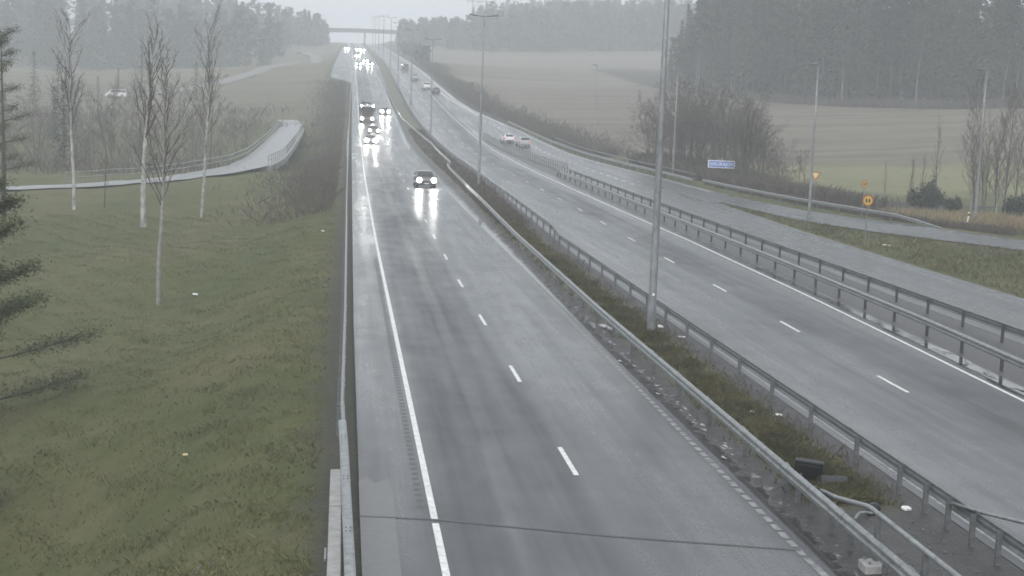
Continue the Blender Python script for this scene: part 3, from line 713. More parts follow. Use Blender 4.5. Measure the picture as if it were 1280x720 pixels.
# ------------------------------------------------------------------ vehicles (built facing -Y, i.e. towards the camera)
def paint(name, col): return mat(name, col, .22, 0, .06, 3, coat=.6)
PAINT = {'dark': paint('car_paint_dark', (.055, .058, .062)), 'white': paint('car_paint_white', (.72, .72, .71)), 'grey': paint('car_paint_grey', (.16, .17, .18)), 'silver': paint('car_paint_silver', (.38, .39, .40)),
         'blue': paint('car_paint_blue', (.04, .06, .12)), 'brown': paint('car_paint_brown', (.13, .10, .08)), 'van': paint('van_paint_grey', (.10, .105, .11))}
STYLES = {  # (y, half width, z low, z belt, z roof, half roof width)
 'hatch': [(-2.12, .70, .32, .55, .58, .55), (-2.05, .82, .24, .68, .72, .66), (-1.85, .88, .22, .78, .82, .72), (-1.0, .90, .22, .93, .97, .74), (-.25, .90, .22, .96, 1.42, .60), (.5, .90, .22, .97, 1.49, .60), (1.3, .90, .22, .98, 1.45, .59), (1.95, .87, .24, 1.0, 1.04, .68), (2.08, .82, .28, .90, .93, .66), (2.12, .74, .36, .58, .62, .6)],
 'suv': [(-2.28, .74, .40, .66, .70, .6), (-2.22, .88, .30, .84, .88, .72), (-1.95, .93, .28, .96, 1.0, .76), (-1.05, .94, .28, 1.06, 1.10, .80), (-.35, .94, .28, 1.10, 1.60, .66), (.6, .94, .28, 1.11, 1.68, .66), (1.75, .94, .28, 1.12, 1.64, .64), (2.15, .91, .30, 1.10, 1.16, .74), (2.26, .88, .34, .96, 1.0, .7), (2.3, .8, .42, .66, .7, .62)],
 'van': [(-2.6, .80, .42, .70, .74, .66), (-2.52, .94, .32, 1.0, 1.05, .78), (-1.9, .98, .30, 1.22, 1.27, .86), (-1.2, .98, .30, 1.28, 1.95, .80), (-.4, .98, .30, 1.28, 2.12, .82), (1.5, .98, .30, 1.28, 2.14, .82), (2.45, .98, .30, 1.28, 2.10, .82), (2.56, .95, .34, 1.2, 2.0, .8), (2.6, .9, .42, .9, 1.0, .8)],
}
def car_label_parts(): pass
def car(name, label, cat, loc, rz, style, p, lamp='lamp', lr=.14, tails=False, lamps=True, group=None):
    st = STYLES[style]; t = thing(name, label, cat, loc, rz, group)
    b = MB(); n = 10
    for y, w, zb, ze, zf, wr in st:
        b.v += [(-w * .9, y, zb), (-w, y, zb + .14), (-w, y, (zb + ze) / 2 + .1), (-w * .965, y, ze), (-wr, y, zf - (.05 if zf - ze > .2 else 0)), (wr, y, zf - (.05 if zf - ze > .2 else 0)), (w * .965, y, ze), (w, y, (zb + ze) / 2 + .1), (w, y, zb + .14), (w * .9, y, zb)]
        if zf - ze > .2:     # a little crown on the roof
            pass
    for i in range(len(st) - 1):
        for k in range(n):
            j = (k + 1) % n; b.f.append((i * n + k, i * n + n + k, i * n + n + j, i * n + j))
    b.f.append(tuple(range(n))); b.f.append(tuple(range(len(st) * n - 1, len(st) * n - n - 1, -1)))
    b.build('body', PAINT[p], t)
    # glass: windscreen, rear window, side windows set just proud of the body
    lo = [i for i in range(len(st) - 1) if st[i + 1][4] - st[i + 1][3] > .3 and st[i][4] - st[i][3] < .3][0]
    hi = [i for i in range(1, len(st)) if st[i - 1][4] - st[i - 1][3] > .3 and st[i][4] - st[i][3] < .3][0]
    def screen(a, c, nm, sy):
        A, C = np.array(st[a]), np.array(st[c]); q = []
        for f, inset in ((.10, .05), (.90, .07)):
            s = A + (C - A) * f
            for sx in (-1, 1): q.append((sx * (s[5] - inset + .02), s[1 - 1] + sy * .03, s[4] + .015))
        g = MB(); g.add(q + [(x, y - sy * .02, z - .02) for x, y, z in q], [(0, 1, 3, 2), (4, 6, 7, 5), (0, 4, 5, 1), (2, 3, 7, 6), (0, 2, 6, 4), (1, 5, 7, 3)]); g.build(nm, M['glass'], t)
    screen(lo, lo + 1, 'windscreen', -1); screen(hi, hi - 1, 'rear_window', 1)
    for sx in (-1, 1):
        for i0 in range(lo + 1, hi - 1):
            A, C = np.array(st[i0]), np.array(st[i0 + 1]); q = []
            for s, e in ((A, .05), (C, -.05)):
                for f in (.12, .86):
                    x = s[1] * .965 + (s[5] - s[1] * .965) * f; q.append((sx * (x + .012), s[0] + e, s[3] + (s[4] - .05 - s[3]) * f))
            g = MB(); g.add(q + [(x - sx * .02, y, z) for x, y, z in q], [(0, 1, 3, 2), (4, 6, 7, 5), (0, 4, 5, 1), (2, 3, 7, 6), (0, 2, 6, 4), (1, 5, 7, 3)]); g.build('side_window', M['glass'], t)
        m_ = MB(); m_.bbox((sx * (st[lo][1] + .10), st[lo][0] + .28, st[lo][3] + .08), (.2, .1, .14), .02); m_.build('wing_mirror', PAINT[p], t)
    L = -st[0][0]; W = st[4][1]
    for sx in (-1, 1):
        for yy in (-L * .63, L * .62):
            k = MB(); r = .33 if style == 'hatch' else .37
            k.tube([(sx * (W - .20), yy, r), (sx * (W - .16), yy, r), (sx * (W + .0), yy, r), (sx * (W + .02), yy, r)], [r * .93, r, r, r * .93], 18); w_ = k.build('wheel', M['rubber'], t)
            k = MB(); k.disc((sx * (W + .021), yy, r), r * .62, (sx, 0, 0), 14, .01); k.build('rim', M['chrome'], w_)
        zl = st[1][3] - .02
        h = MB(); h.disc((sx * (W - .22), -L - (.0 if lamps else .0), zl), lr, (0, -1, 0), 14, .03); h.build('headlight', M[lamp] if lamps else M['glass'], t)
        h = MB(); h.bbox((sx * (W - .14), L - .05, st[-3][3] - .12), (.2, .12, .24), .02); h.build('tail_light', M['tail'] if tails else M['red'], t)
    g = MB(); g.bbox((0, -L - .005, st[0][3] - .02), (W * 1.0, .03, .14), .01); g.build('grille', M['black'], t)
    g = MB(); g.bbox((0, -L - .01, st[0][2] + .08), (W * 1.5, .05, .13), .01); g.build('bumper', M['black'], t)
    g = MB(); g.bbox((0, -L - .035, st[0][2] + .09), (.48, .012, .11), .004); g.build('number_plate', M['plate'], t)
    g = MB(); g.bbox((0, L + .005, st[-1][3] - .03), (.48, .012, .11), .004); g.build('number_plate', M['plate'], t)
    g = MB(); g.bbox((0, L - .01, st[-1][2] + .06), (W * 1.5, .06, .16), .01); g.build('bumper', M['black'], t)
    return t
def Z(x, y): return (x, y, zr(y) + .004)
GO = 'oncoming traffic with lit headlights'
car('parked_suv'.replace('parked_', 'oncoming_'), 'dark estate car with lit headlights, nearest of the oncoming traffic', 'car', Z(8.05, 151.2), R(2), 'suv', 'dark', lr=.20, group=GO)
car('oncoming_car', 'small dark car with dazzling headlights at the front of the left lane queue', 'car', Z(4.3, 246), R(1), 'hatch', 'grey', lr=.29, group=GO)
car('oncoming_car', 'brownish car with small round lights right behind the dazzling car in the left lane', 'car', Z(5.2, 269), R(1), 'hatch', 'brown', 'lamp', .15, group=GO)
car('oncoming_car', 'car with huge white headlights in the right lane beside the truck', 'car', Z(8.3, 314.5), R(1), 'hatch', 'dark', lr=.24, group=GO)
GF = 'far cars with headlights in the mist'
car('oncoming_car', 'left one of the two misty cars abreast with bright headlights far ahead', 'car', Z(4.5, 513), 0, 'hatch', 'grey', lr=.21, group=GF)
car('oncoming_car', 'right one of the two misty cars abreast with bright headlights far ahead', 'car', Z(8.3, 516), 0, 'hatch', 'dark', lr=.21, group=GF)
car('oncoming_car', 'misty car glaring in the gap between and behind the two cars abreast', 'car', Z(7.2, 548), 0, 'hatch', 'white', lr=.21, group=GF)
car('oncoming_car', 'single misty car on its own between the pair abreast and the farthest cluster', 'car', Z(5.2, 636), 0, 'hatch', 'grey', lr=.22, group=GF)
car('oncoming_car', 'farthest cluster car nearest the median, glaring below the overpass', 'car', Z(8.6, 775), 0, 'suv', 'grey', lr=.24, group=GF)
car('oncoming_car', 'farthest cluster car in the middle, glaring below the overpass', 'car', Z(6.4, 800), 0, 'hatch', 'grey', lr=.24, group=GF)
car('oncoming_van', 'dark far van at the left of the farthest cluster with one blinding lamp', 'van', Z(.9, 790), 0, 'van', 'dark', lr=.34, group=GF)
GA = 'cars driving away'
car('departing_car', 'white car seen half from the side ahead of the red-lit estate in the merging lane', 'car', Z(27.6, 259), R(186), 'hatch', 'white', lamps=False, tails=True, group=GA)
car('departing_suv', 'pale estate car with red tail lights nearest the barrier in the merging lane', 'car', Z(29.3, 250.5), R(183), 'suv', 'silver', lamps=False, tails=True, group=GA)
car('departing_car', 'dark low car last of the misty group driving away uphill', 'car', Z(22.6, 385), R(184), 'hatch', 'dark', lamps=False, group=GA)
car('departing_car', 'whitish car just in front of the dark low one driving away uphill', 'car', Z(20.9, 399), R(184), 'suv', 'white', lamps=False, group=GA)
car('departing_car', 'pale grey car in the middle of the misty group driving away uphill', 'car', Z(19.6, 437), R(183), 'suv', 'silver', lamps=False, group=GA)
car('departing_van', 'grey box-shaped van farthest ahead on the outgoing lanes', 'van', Z(18.9, 489), R(182), 'van', 'van', lamps=False, group=GA)
car('side_road_van', 'white van on the side road far left beyond the birches', 'van', (-56.3, 391.2, G(-56.3, 391.2) + .05), R(-86), 'van', 'white', lamps=False)
def truck():
    t = thing('truck', 'dark forestry truck with white sun visor and lit roof lamps heading the left lane', 'truck', Z(4.35, 292), R(1), GO)
    b = MB(); b.bbox((0, -.2, 2.1), (2.5, 2.2, 2.7), .18); cab = b.build('cab', paint('truck_cab_paint', (.10, .085, .075)), t)
    b = MB(); b.bbox((0, -1.33, 2.62), (2.2, .06, .85), .03); b.build('windscreen', M['glass'], t)
    b = MB(); b.bbox((0, -1.45, 3.22), (2.45, .34, .26), .05, (R(14), 0, 0)); b.build('sun_visor', PAINT['white'], t)
    b = MB(); b.bbox((0, -1.34, 1.62), (1.9, .08, .85), .03)
    for k in range(4): b.bbox((0, -1.39, 1.32 + .2 * k), (1.8, .03, .07), .01)
    b.build('grille', M['black'], t)
    b = MB(); b.bbox((0, -1.38, .72), (2.5, .25, .5), .06); b.build('bumper', PAINT['brown'], t)
    for sx in (-1, 1):
        h = MB(); h.disc((sx * .98, -1.52, .86), .17, (0, -1, 0), 14, .03); h.build('headlight', M['lamp'], t)
        h = MB(); h.disc((sx * 1.12, -1.62, 3.26), .15, (0, -1, 0), 12, .03); h.build('roof_lamp', M['lampsmall'], t)
        m_ = MB(); m_.bbox((sx * 1.42, -1.2, 2.6), (.22, .12, .8), .03); m_.build('wing_mirror', M['black'], t)
        for yy in (-.55, 3.4, 4.75):
            k = MB(); k.tube([(sx * .86, yy, .5), (sx * .92, yy, .5), (sx * 1.2, yy, .5), (sx * 1.24, yy, .5)], [.46, .5, .5, .46], 18); w_ = k.build('wheel', M['rubber'], t)
            k = MB(); k.disc((sx * 1.241, yy, .5), .3, (sx, 0, 0), 12, .01); k.build('rim', M['chrome'], w_)
    b = MB(); b.bbox((0, 3.0, .95), (.9, 7.2, .3), .03); b.build('chassis', M['black'], t)
    for yy in (1.5, 3.2, 4.9, 6.4):
        b = MB(); b.bbox((0, yy, 1.2), (2.45, .14, .16), .02)
        for sx in (-1, 1): b.bbox((sx * 1.18, yy, 2.2), (.10, .12, 2.0), .02)
        b.build('stake', M['black'], t)
    b = MB(); rl = random.Random(2)
    for i in range(7):
        for j in range(5):
            r_ = rl.uniform(.13, .19); x = -1.02 + .34 * i + rl.uniform(-.03, .03); z = 1.45 + .34 * j; b.tube([(x, 1.25 + rl.uniform(0, .3), z), (x, 6.4 + rl.uniform(0, .4), z)], r_, 8)
    b.build('log_load', M['bark'], t)
    b = MB(); b.tube([(-.6, 1.15, 1.1), (-.6, 1.15, 3.5), (-.3, 1.2, 3.85), (.75, 1.2, 3.7)], .14, 8); b.bbox((-.75, 1.2, 3.75), (.6, .5, .5), .05); b.build('crane', M['black'], t)
truck()

# ------------------------------------------------------------------ debris in the median
def debris_box(label, x, y, size, rot, m):
    t = thing('plastic_crate', label, 'debris', (x, y, zr(y) + .03)); b = MB(); w, d, h = size; e = .03
    mt = Matrix.Rotation(rot[2], 3, 'Z') @ Matrix.Rotation(rot[0], 3, 'X') @ Matrix.Rotation(rot[1], 3, 'Y')
    def part(c, s):
        k = MB(); k.bbox(c, s, .008); b.add([mt @ Vector(p) for p in k.v], k.f)
    part((0, 0, h / 2), (w, e, h)); part((-w / 2, d / 2, h / 2), (e, d, h)); part((w / 2, d / 2, h / 2), (e, d, h)); part((0, d / 2, h), (w, d, e)); part((0, d / 2, .015), (w, d, e))
    b.build('shell', m, t)
    k = MB(); part2 = MB(); part2.bbox((0, -.025, h * .5), (w * .8, .02, h * .75), .006); k.add([mt @ Vector(p) for p in part2.v], part2.f); k.build('panel_rib', m, t)
debris_box('large black plastic panel box tipped up behind the median rail', 11.25, 35.0, (.66, .14, .66), (R(14), R(7), R(-10)), M['black'])
debris_box('lower dark grey plastic box lying beside the tipped black panel', 11.85, 34.5, (.66, .25, .36), (R(-20), R(4), R(8)), M['greyplastic'])
def bits():
    b = MB(); b.tube([(11.35, 31.75, zr(31.7) + .06), (11.55, 31.9, zr(31.7) + .22), (11.8, 32.15, zr(31.7) + .16), (12.1, 32.3, zr(31.7) + .08)], .035, 7)
    tag(b.build('bent_pipe', M['galv']), 'bent pale pipe lying on the gravel by the handrail', 'debris')
    b = MB(); b.bbox((12.1, 32.5, zr(32.5) + .16), (.30, .22, .28), .06, (.4, .3, .6)); b.bbox((12.0, 32.3, zr(32.5) + .08), (.3, .2, .14), .05, (-.2, .2, .2))
    tag(b.build('black_bag', M['black']), 'small black bag slumped at the handrail bend', 'debris')
    b = MB(); b.bbox((13.02, 32.9, zr(32.9) + .06), (.22, .16, .08), .02, (.2, .1, .5)); tag(b.build('litter', M['white']), 'white scrap at the end of the median grass', 'litter')
    b = MB(); b.bbox((10.62, 60.2, zr(60) + .09), (.32, .42, .08), .03, (.1, .1, .4)); b.bbox((10.8, 59.6, zr(60) + .08), (.3, .35, .08), .02, (0, .2, -.3)); tag(b.build('litter', M['pale_patch']), 'flat pale slab of litter at the foot of the near median rail', 'litter')
    b = MB(); b.bbox((12.95, 60.3, zr(60) + .10), (.24, .16, .09), .03, (.3, .2, .3)); tag(b.build('litter', M['white']), 'white bag just right of the nearest lamp post foot', 'litter')
    b = MB(); b.bbox((13.3, 57.9, zr(58) + .07), (.40, .10, .05), .015, (0, .1, .2)); tag(b.build('litter', M['white']), 'long white scrap on the gravel beyond the nearest lamp post', 'litter')
    b = MB(); b.bbox((12.2, 43.4, zr(43.4) + .12), (.16, .12, .06), .015, (.2, .1, .9)); tag(b.build('litter', M['white']), 'tiny white scrap in the middle of the median grass', 'litter')
    b = MB(); b.bbox((12.95, 43.1, zr(43) + .09), (.2, .12, .05), .015, (.1, .1, .2)); tag(b.build('litter', M['white']), 'tiny white scrap on the gravel below the far median rail', 'litter')
    b = MB(); b.bbox((36.6, 99.5, zr(99) + .08), (.6, .2, .06), .02, (0, .1, .3)); tag(b.build('litter', M['white']), 'white plastic strip in the grass by the no-overtaking sign', 'litter')
    for lb_, x, y, s in (('pale scrap on the grass between the dark birch and the bank', -8.0, 85.5, .3), ('small pinkish scrap low on the near grass bank', -4.3, 43.3, .15), ('white scrap at the top of the grass bank beside the rail', -1.2, 100, .22)):
        b = MB(); b.bbox((x, y, G(x, y) + .12), (s, s * .5, .06), .015, (.3, .1, .4)); tag(b.build('litter', M['signpale'] if 'pink' in lb_ else M['white']), lb_, 'litter')
    b = MB(); rs = random.Random(9)
    for k in range(26):
        x, y = -2.1 - rs.random() * .9, 29.2 + rs.random() * 1.6; s = rs.uniform(.03, .08)
        b.bbox((x, y, G(x, y) + s * .3), (s, s * .8, s * .6), s * .15, (rs.random(), rs.random(), rs.random() * 3))
    for k in range(90):
        x, y = rs.uniform(11.1, 12.9), rs.uniform(28, 32); s = rs.uniform(.02, .065)
        b.bbox((x, y, zr(y) + .07 + s * .2), (s, s * .8, s * .6), s * .15, (rs.random(), rs.random(), rs.random() * 3))
    tag(b.build('rubble', M['rock']), 'scattered stones on the gravel and the near bank', kind='stuff')
bits()

# ------------------------------------------------------------------ footpath and its bridge on the left
def footpath():
    P = [(-60, 142.5), (-45, 145.3), (-28.4, 149.2), (-18.9, 161.5), (-13.6, 172.5), (-10.6, 181), (-9.6, 195), (-9.4, 230), (-9.4, 262), (-9.5, 280), (-9.7, 292), (-10.2, 300), (-11, 308)]
    P = np.array(P, float); t = np.linspace(0, len(P) - 1, 90); X = np.interp(t, range(len(P)), P[:, 0]); Y = np.interp(t, range(len(P)), P[:, 1])
    for _ in range(3):
        X[1:-1] = (X[:-2] + X[1:-1] * 2 + X[2:]) / 4; Y[1:-1] = (Y[:-2] + Y[1:-1] * 2 + Y[2:]) / 4
    zb = lambda y: float(np.interp(y, [140, 150, 163, 175, 184, 285, 300], [-3.9, -3.55, -3.45, -3.1, -2.85, -2.85, -2.9]))
    mb = MB(); dk = MB(); cl = []
    for i in range(len(X)):
        a = max(i - 1, 0); c = min(i + 1, len(X) - 1); d = Vector((X[c] - X[a], Y[c] - Y[a], 0)).normalized(); r = Vector((d.y, -d.x, 0))
        z = zb(Y[i]) if Y[i] < 300 else G(X[i], Y[i]) + .12
        z = max(z, G(X[i], Y[i]) + .12, G(X[i] + r.x * 2, Y[i] + r.y * 2) + .08, G(X[i] - r.x * 2, Y[i] - r.y * 2) + .08)
        hw = 1.7 if Y[i] < 170 else 2.05
        c0 = Vector((X[i], Y[i], z)); cl.append((c0, r, d, hw)); mb.v += [c0 - r * hw, c0 + r * hw]
    for i in range(len(X) - 1): mb.f.append((2 * i, 2 * i + 1, 2 * i + 3, 2 * i + 2))
    tag(mb.build('footpath', M['path']), 'pale wet footpath leading to the footbridge', kind='structure')
    seg = [q for q in cl if 181 < q[0].y < 286]
    br = thing('footbridge', 'concrete footbridge with railings left of the motorway', 'footbridge', (-9.5, 230, -6.5))
    off = Vector((-9.5, 230, -6.5))
    b = MB()
    pts = [q[0] - off for q in seg]; b.sweep([(-2.4, -.75), (2.4, -.75), (2.4, -.03), (-2.4, -.03)], pts); b.build('deck', M['concrete'], br)
    for yy in (205, 235, 262):
        b = MB(); b.bbox((0, yy - 230, 1.2), (2.6, .8, 3.6), .1); b.build('pier', M['concrete'], br)
    for side, a0, a1 in ((-1, 150, 290), (1, 180, 290)):
        sg = [q for q in cl if a0 < q[0].y < a1 and q[0].x > -27]
        top = [q[0] + q[1] * side * (q[3] + .12) - off for q in sg]
        rl = MB()
        for h in (1.15, .62): rl.tube([p + Vector((0, 0, h)) for p in top], .055, 6)
        rr_ = rl.build('railing', M['galv'], br)
        L = 0; last = None; first = None
        for k in range(len(top) - 1):
            nseg = max(1, int((top[k + 1] - top[k]).length / 2.2))
            for q in range(nseg):
                p = top[k].lerp(top[k + 1], q / nseg)
                if first is None:
                    m_ = MB(); m_.bbox((0, 0, .57), (.07, .07, 1.15), .008); o = first = m_.build('post', M['galv_dull'], rr_)
                else:
                    o = first.copy(); COL.objects.link(o); o.parent = rr_
                o.location = p
footpath()
M['sideroad'] = mat('side_road_gravel', (.15, .145, .135), .6, 0, .3, .8)
def side_roads():
    def ribbon(P, w, m, label):
        P = np.array(P, float); t = np.linspace(0, len(P) - 1, 70); X = np.interp(t, range(len(P)), P[:, 0]); Y = np.interp(t, range(len(P)), P[:, 1])
        for _ in range(4): X[1:-1] = (X[:-2] + 2 * X[1:-1] + X[2:]) / 4; Y[1:-1] = (Y[:-2] + 2 * Y[1:-1] + Y[2:]) / 4
        mb = MB()
        for i in range(70):
            a = max(i - 1, 0); c = min(i + 1, 69); d = Vector((X[c] - X[a], Y[c] - Y[a], 0)).normalized(); r = Vector((d.y, -d.x, 0))
            z = max(G(X[i], Y[i]), G(X[i] - r.x * w, Y[i] - r.y * w), G(X[i] + r.x * w, Y[i] + r.y * w)) + .12
            mb.v += [Vector((X[i], Y[i], z)) - r * w, Vector((X[i], Y[i], z)) + r * w]
        for i in range(69): mb.f.append((2 * i, 2 * i + 1, 2 * i + 3, 2 * i + 2))
        tag(mb.build('side_road', m), label, kind='structure')
    ribbon([(-160, 372), (-110, 384), (-56.5, 391), (-42, 404), (-32, 432), (-24, 500), (-16, 600), (-11.5, 660), (-13, 720), (-20, 770), (-30, 815), (-50, 850)], 2.4, M['sideroad'], 'narrow side road curving up the far left slope')
side_roads()

# ------------------------------------------------------------------ overpass and pylon far off
def overpass():
    t = thing('overpass', 'flat concrete overpass crossing the motorway far off in the mist', 'bridge', (12.6, 1018, zr(1018)))
    z0 = 9.0
    P = [Vector((x, -.0 * x, z0 + .8 - .0006 * (x - 2) ** 2)) for x in np.linspace(-58, 62, 25)]
    b = MB(); b.sweep([(-4.5, -1.5), (4.5, -1.5), (4.5, 0), (-4.5, 0)], P); b.build('deck', M['farconcrete'], t)
    for s in (-1, 1):
        b = MB(); b.sweep([(s * 4.4 - .06, .0), (s * 4.4 + .06, .0), (s * 4.4 + .06, 1.1), (s * 4.4 - .06, 1.1)], P); b.build('parapet', M['farconcrete'], t)
    for x in (0,):
        b = MB(); b.bbox((x, 0, z0 / 2 - .6), (1.0, 3, z0 - .3), .1); b.build('pier', M['farconcrete'], t)
    for x, w in ((-42, 34), (48, 34)):
        b = MB(); b.bbox((x, 0, z0 / 2 - 1.2), (w, 9, z0 - 1), .5); b.build('abutment', M['farconcrete'], t)
overpass()
def pylon():
    t = thing('power_pylon', 'faint portal power pylon above the far forest', 'pylon', (95, 1113, G(95, 1113)))
    h = 57 - G(95, 1113)
    for s in (-1, 1):
        b = MB(); b.tube([(s * 5.2, 0, -1), (s * 4.6, 0, h + 3)], [.42, .3], 6); b.build('leg', M['farbark'], t)
    b = MB(); b.tube([(-9, 0, h), (9, 0, h)], .32, 6); b.tube([(-4.6, 0, h - 4.5), (0, 0, h)], .16, 5); b.tube([(4.6, 0, h - 4.5), (0, 0, h)], .16, 5); b.build('crossarm', M['farbark'], t)
    for x in (-8, 0, 8):
        b = MB(); b.tube([(x, 0, h), (x, 0, h - 2)], .16, 6); b.build('insulator', M['farconcrete'], t)
pylon()

# ------------------------------------------------------------------ trees
def bare_tree_mesh(h, seed, levels=4, spread=.8, trunk_r=.16, trunk_top=.25, first=.18, nb=(14, 6, 5, 4), multi=1, droop=0., up=.25, minr=.008, lratio=.42):
    """returns (trunk, twigs): trunk holds stem and main limbs' feet, twigs everything finer"""
    r = random.Random(seed); T = MB(); W = MB()
    def branch(p, d, L, rad, lev, mb):
        n = 5 if lev < 2 else 3; pts = [p]; q = Vector(p); dd = Vector(d)
        for i in range(n):
            dd = (dd + Vector((r.gauss(0, 1), r.gauss(0, 1), r.gauss(0, .7))) * (.045 if lev == 0 else .13) + Vector((0, 0, up * .25 if lev < 3 else -droop * .5))).normalized()
            q = q + dd * (L / n); pts.append(Vector(q))
        rads = [max(minr, rad * (1 - (1 - (trunk_top if lev == 0 else .3)) * i / n)) for i in range(n + 1)]
        mb.tube(pts, rads, 7 if lev == 0 else (4 if lev == 1 else 3), cap=False)
        if lev >= levels - 1: return
        k = nb[lev]; lo = first if lev == 0 else .25
        for i in range(k):
            f = lo + (1 - lo) * (i + r.random()) / k; a = min(int(f * n), n - 1); u = f * n - a
            pp = pts[a].lerp(pts[a + 1], u); base = (pts[a + 1] - pts[a]).normalized()
            ang = r.uniform(.45, .95) * spread; az = r.uniform(0, 6.283) if lev else (i * 2.4 + r.uniform(-.5, .5))
            s = base.orthogonal().normalized(); s = Matrix.Rotation(az, 3, base) @ s
            nd = (base * math.cos(ang) + s * math.sin(ang)).normalized()
            LL = L * lratio * (1.15 - .6 * f if lev == 0 else 1.05 - .45 * f) * r.uniform(.75, 1.2)
            branch(pp, nd, LL, max(minr, rads[a] * (.40 if lev == 0 else .52)), lev + 1, W)
    for m_ in range(multi):
        a = 6.283 * m_ / max(multi, 1) + r.uniform(-.4, .4); lean = .0 if multi == 1 else r.uniform(.10, .32)
        branch(Vector((math.cos(a), math.sin(a), 0)) * (.0 if multi == 1 else .18) + Vector((0, 0, -.25)), Vector((math.cos(a) * lean, math.sin(a) * lean, 1)).normalized(), h * (1 if m_ == 0 else r.uniform(.75, 1)), trunk_r, 0, T)
    return T, W
def make_tree(name, label, cat, T, W, mt, mw, group=None):
    t = thing(name, label, cat, group=group); T.build('trunk', mt, t, True); W.build('crown', mw, t); return t
def quads_mesh(name, C, N, size, m, parent, aspect=.6, rng=RNG):
    """many small leaf-sized faces: centres C, up-ish directions N"""
    n = len(C); a = rng.normal(size=(n, 3)); a -= (a * N).sum(1, keepdims=True) * N; a /= np.linalg.norm(a, axis=1, keepdims=True) + 1e-9
    b = np.cross(N, a); s = (np.asarray(size) * rng.uniform(.6, 1.3, n))[:, None]
    v = np.stack([C - a * s * .5 - b * s * aspect * .4, C + a * s * .5 - b * s * aspect * .25, C + a * s * .25 + b * s * aspect * .5, C - a * s * .4 + b * s * aspect * .45], 1).reshape(-1, 3)
    f = np.arange(4 * n).reshape(-1, 4)
    me = bpy.data.meshes.new(name); me.from_pydata(v.tolist(), [], f.tolist()); me.materials.append(m)
    o = bpy.data.objects.new(name, me); COL.objects.link(o)
    if parent is not None: o.parent = parent
    return o
def spruce_pts(h, seed, rmax, base=.12, per=1.0, taper=.85):
    r = np.random.default_rng(seed); C = []; N = []
    z = h * base
    while z < h * .99:
        f = (z - h * base) / (h * (1 - base)); rad = rmax * (1 - f) ** taper * r.uniform(.75, 1.15) + .15
        nbr = int(5 + 4 * (1 - f)); a0 = r.uniform(0, 6.28)
        for k in range(nbr):
            if r.random() < .12: continue
            a = a0 + 6.28 * k / nbr + r.normal() * .15; L = rad * r.uniform(.7, 1.15); st = max(2, int(L / .42 * per))
            for i in range(st):
                u = (i + .6) / st; rr_ = L * u; dz = -.28 * rr_ + .05 * rr_ * rr_ / max(L, .3)
                C.append((rr_ * math.cos(a) + r.normal() * .1, rr_ * math.sin(a) + r.normal() * .1, z + dz + r.normal() * .08))
                N.append((math.cos(a) * .5 + r.normal() * .35, math.sin(a) * .5 + r.normal() * .35, .8 + r.normal() * .4))
        z += .30 + .35 * (1 - f) * r.uniform(.8, 1.2)
    N = np.array(N); N /= np.linalg.norm(N, axis=1, keepdims=True)
    return np.array(C), N
def make_spruce(name, label, h, seed, rmax, group=None, base=.12, m='spruce', leaf=.74, per=1.25):
    t = thing(name, label, 'tree', group=group)
    b = MB(); b.tube([(0, 0, -.4), (0, 0, h * .4), (0, 0, h * .97)], [.02 * h * .62, .0095 * h, .015], 7); b.build('trunk', M['bark'], t, True)
    C, N = spruce_pts(h, seed, rmax, base, per); quads_mesh('crown', C, N, leaf, M[m], t, .5); return t
def pine_pts(h, seed, rmax, base=.5, limbs=16, cl=34, cs=.8):
    r = np.random.default_rng(seed); C = []; N = []; LB = []
    for i in range(limbs):
        f = (i + r.random()) / limbs; z = h * (base + (1 - base) * f); a = i * 2.4 + r.uniform(-.4, .4)
        L = rmax * (1.05 - .7 * f) * r.uniform(.6, 1.1); e = Vector((L * math.cos(a), L * math.sin(a), L * (.15 + .4 * f)))
        LB.append((Vector((0, 0, z)), Vector((0, 0, z)) + e))
        for k in range(cl):
            u = r.uniform(.35, 1.05); c = np.array([e.x * u, e.y * u, z + e.z * u]) + r.normal(size=3) * cs * np.array([.5, .5, .32])
            C.append(c); n_ = r.normal(size=3) * .6 + np.array([0, 0, 1.]); N.append(n_)
    for k in range(cl * 2):
        C.append(np.array([0, 0, h * .97]) + r.normal(size=3) * cs * np.array([.6, .6, .6])); N.append(r.normal(size=3) + np.array([0, 0, .6]))
    N = np.array(N); N /= np.linalg.norm(N, axis=1, keepdims=True)
    return np.array(C), N, LB
def make_pine(name, label, h, seed, rmax, group=None, base=.5, leaf=.6, limbs=16, cl=34, cs=.8, m='spruce', asp=.55):
    t = thing(name, label, 'tree', group=group); C, N, LB = pine_pts(h, seed, rmax, base, limbs, cl, cs)
    b = MB(); b.tube([(0, 0, -.4), (.08, 0, h * .4), (0, .05, h * .95)], [.014 * h, .010 * h, .03], 8)
    for a, e in LB: b.tube([a, a.lerp(e, .5) + Vector((0, 0, -.08)), e], [.05, .035, .012], 4, False)
    b.build('trunk', M['bark'], t, True); quads_mesh('crown', C, N, leaf, M[m], t, asp); return t

M['woodbirch'] = mat('wood_edge_birch_bark', (.22, .215, .20), .8, 0, .4, 3)
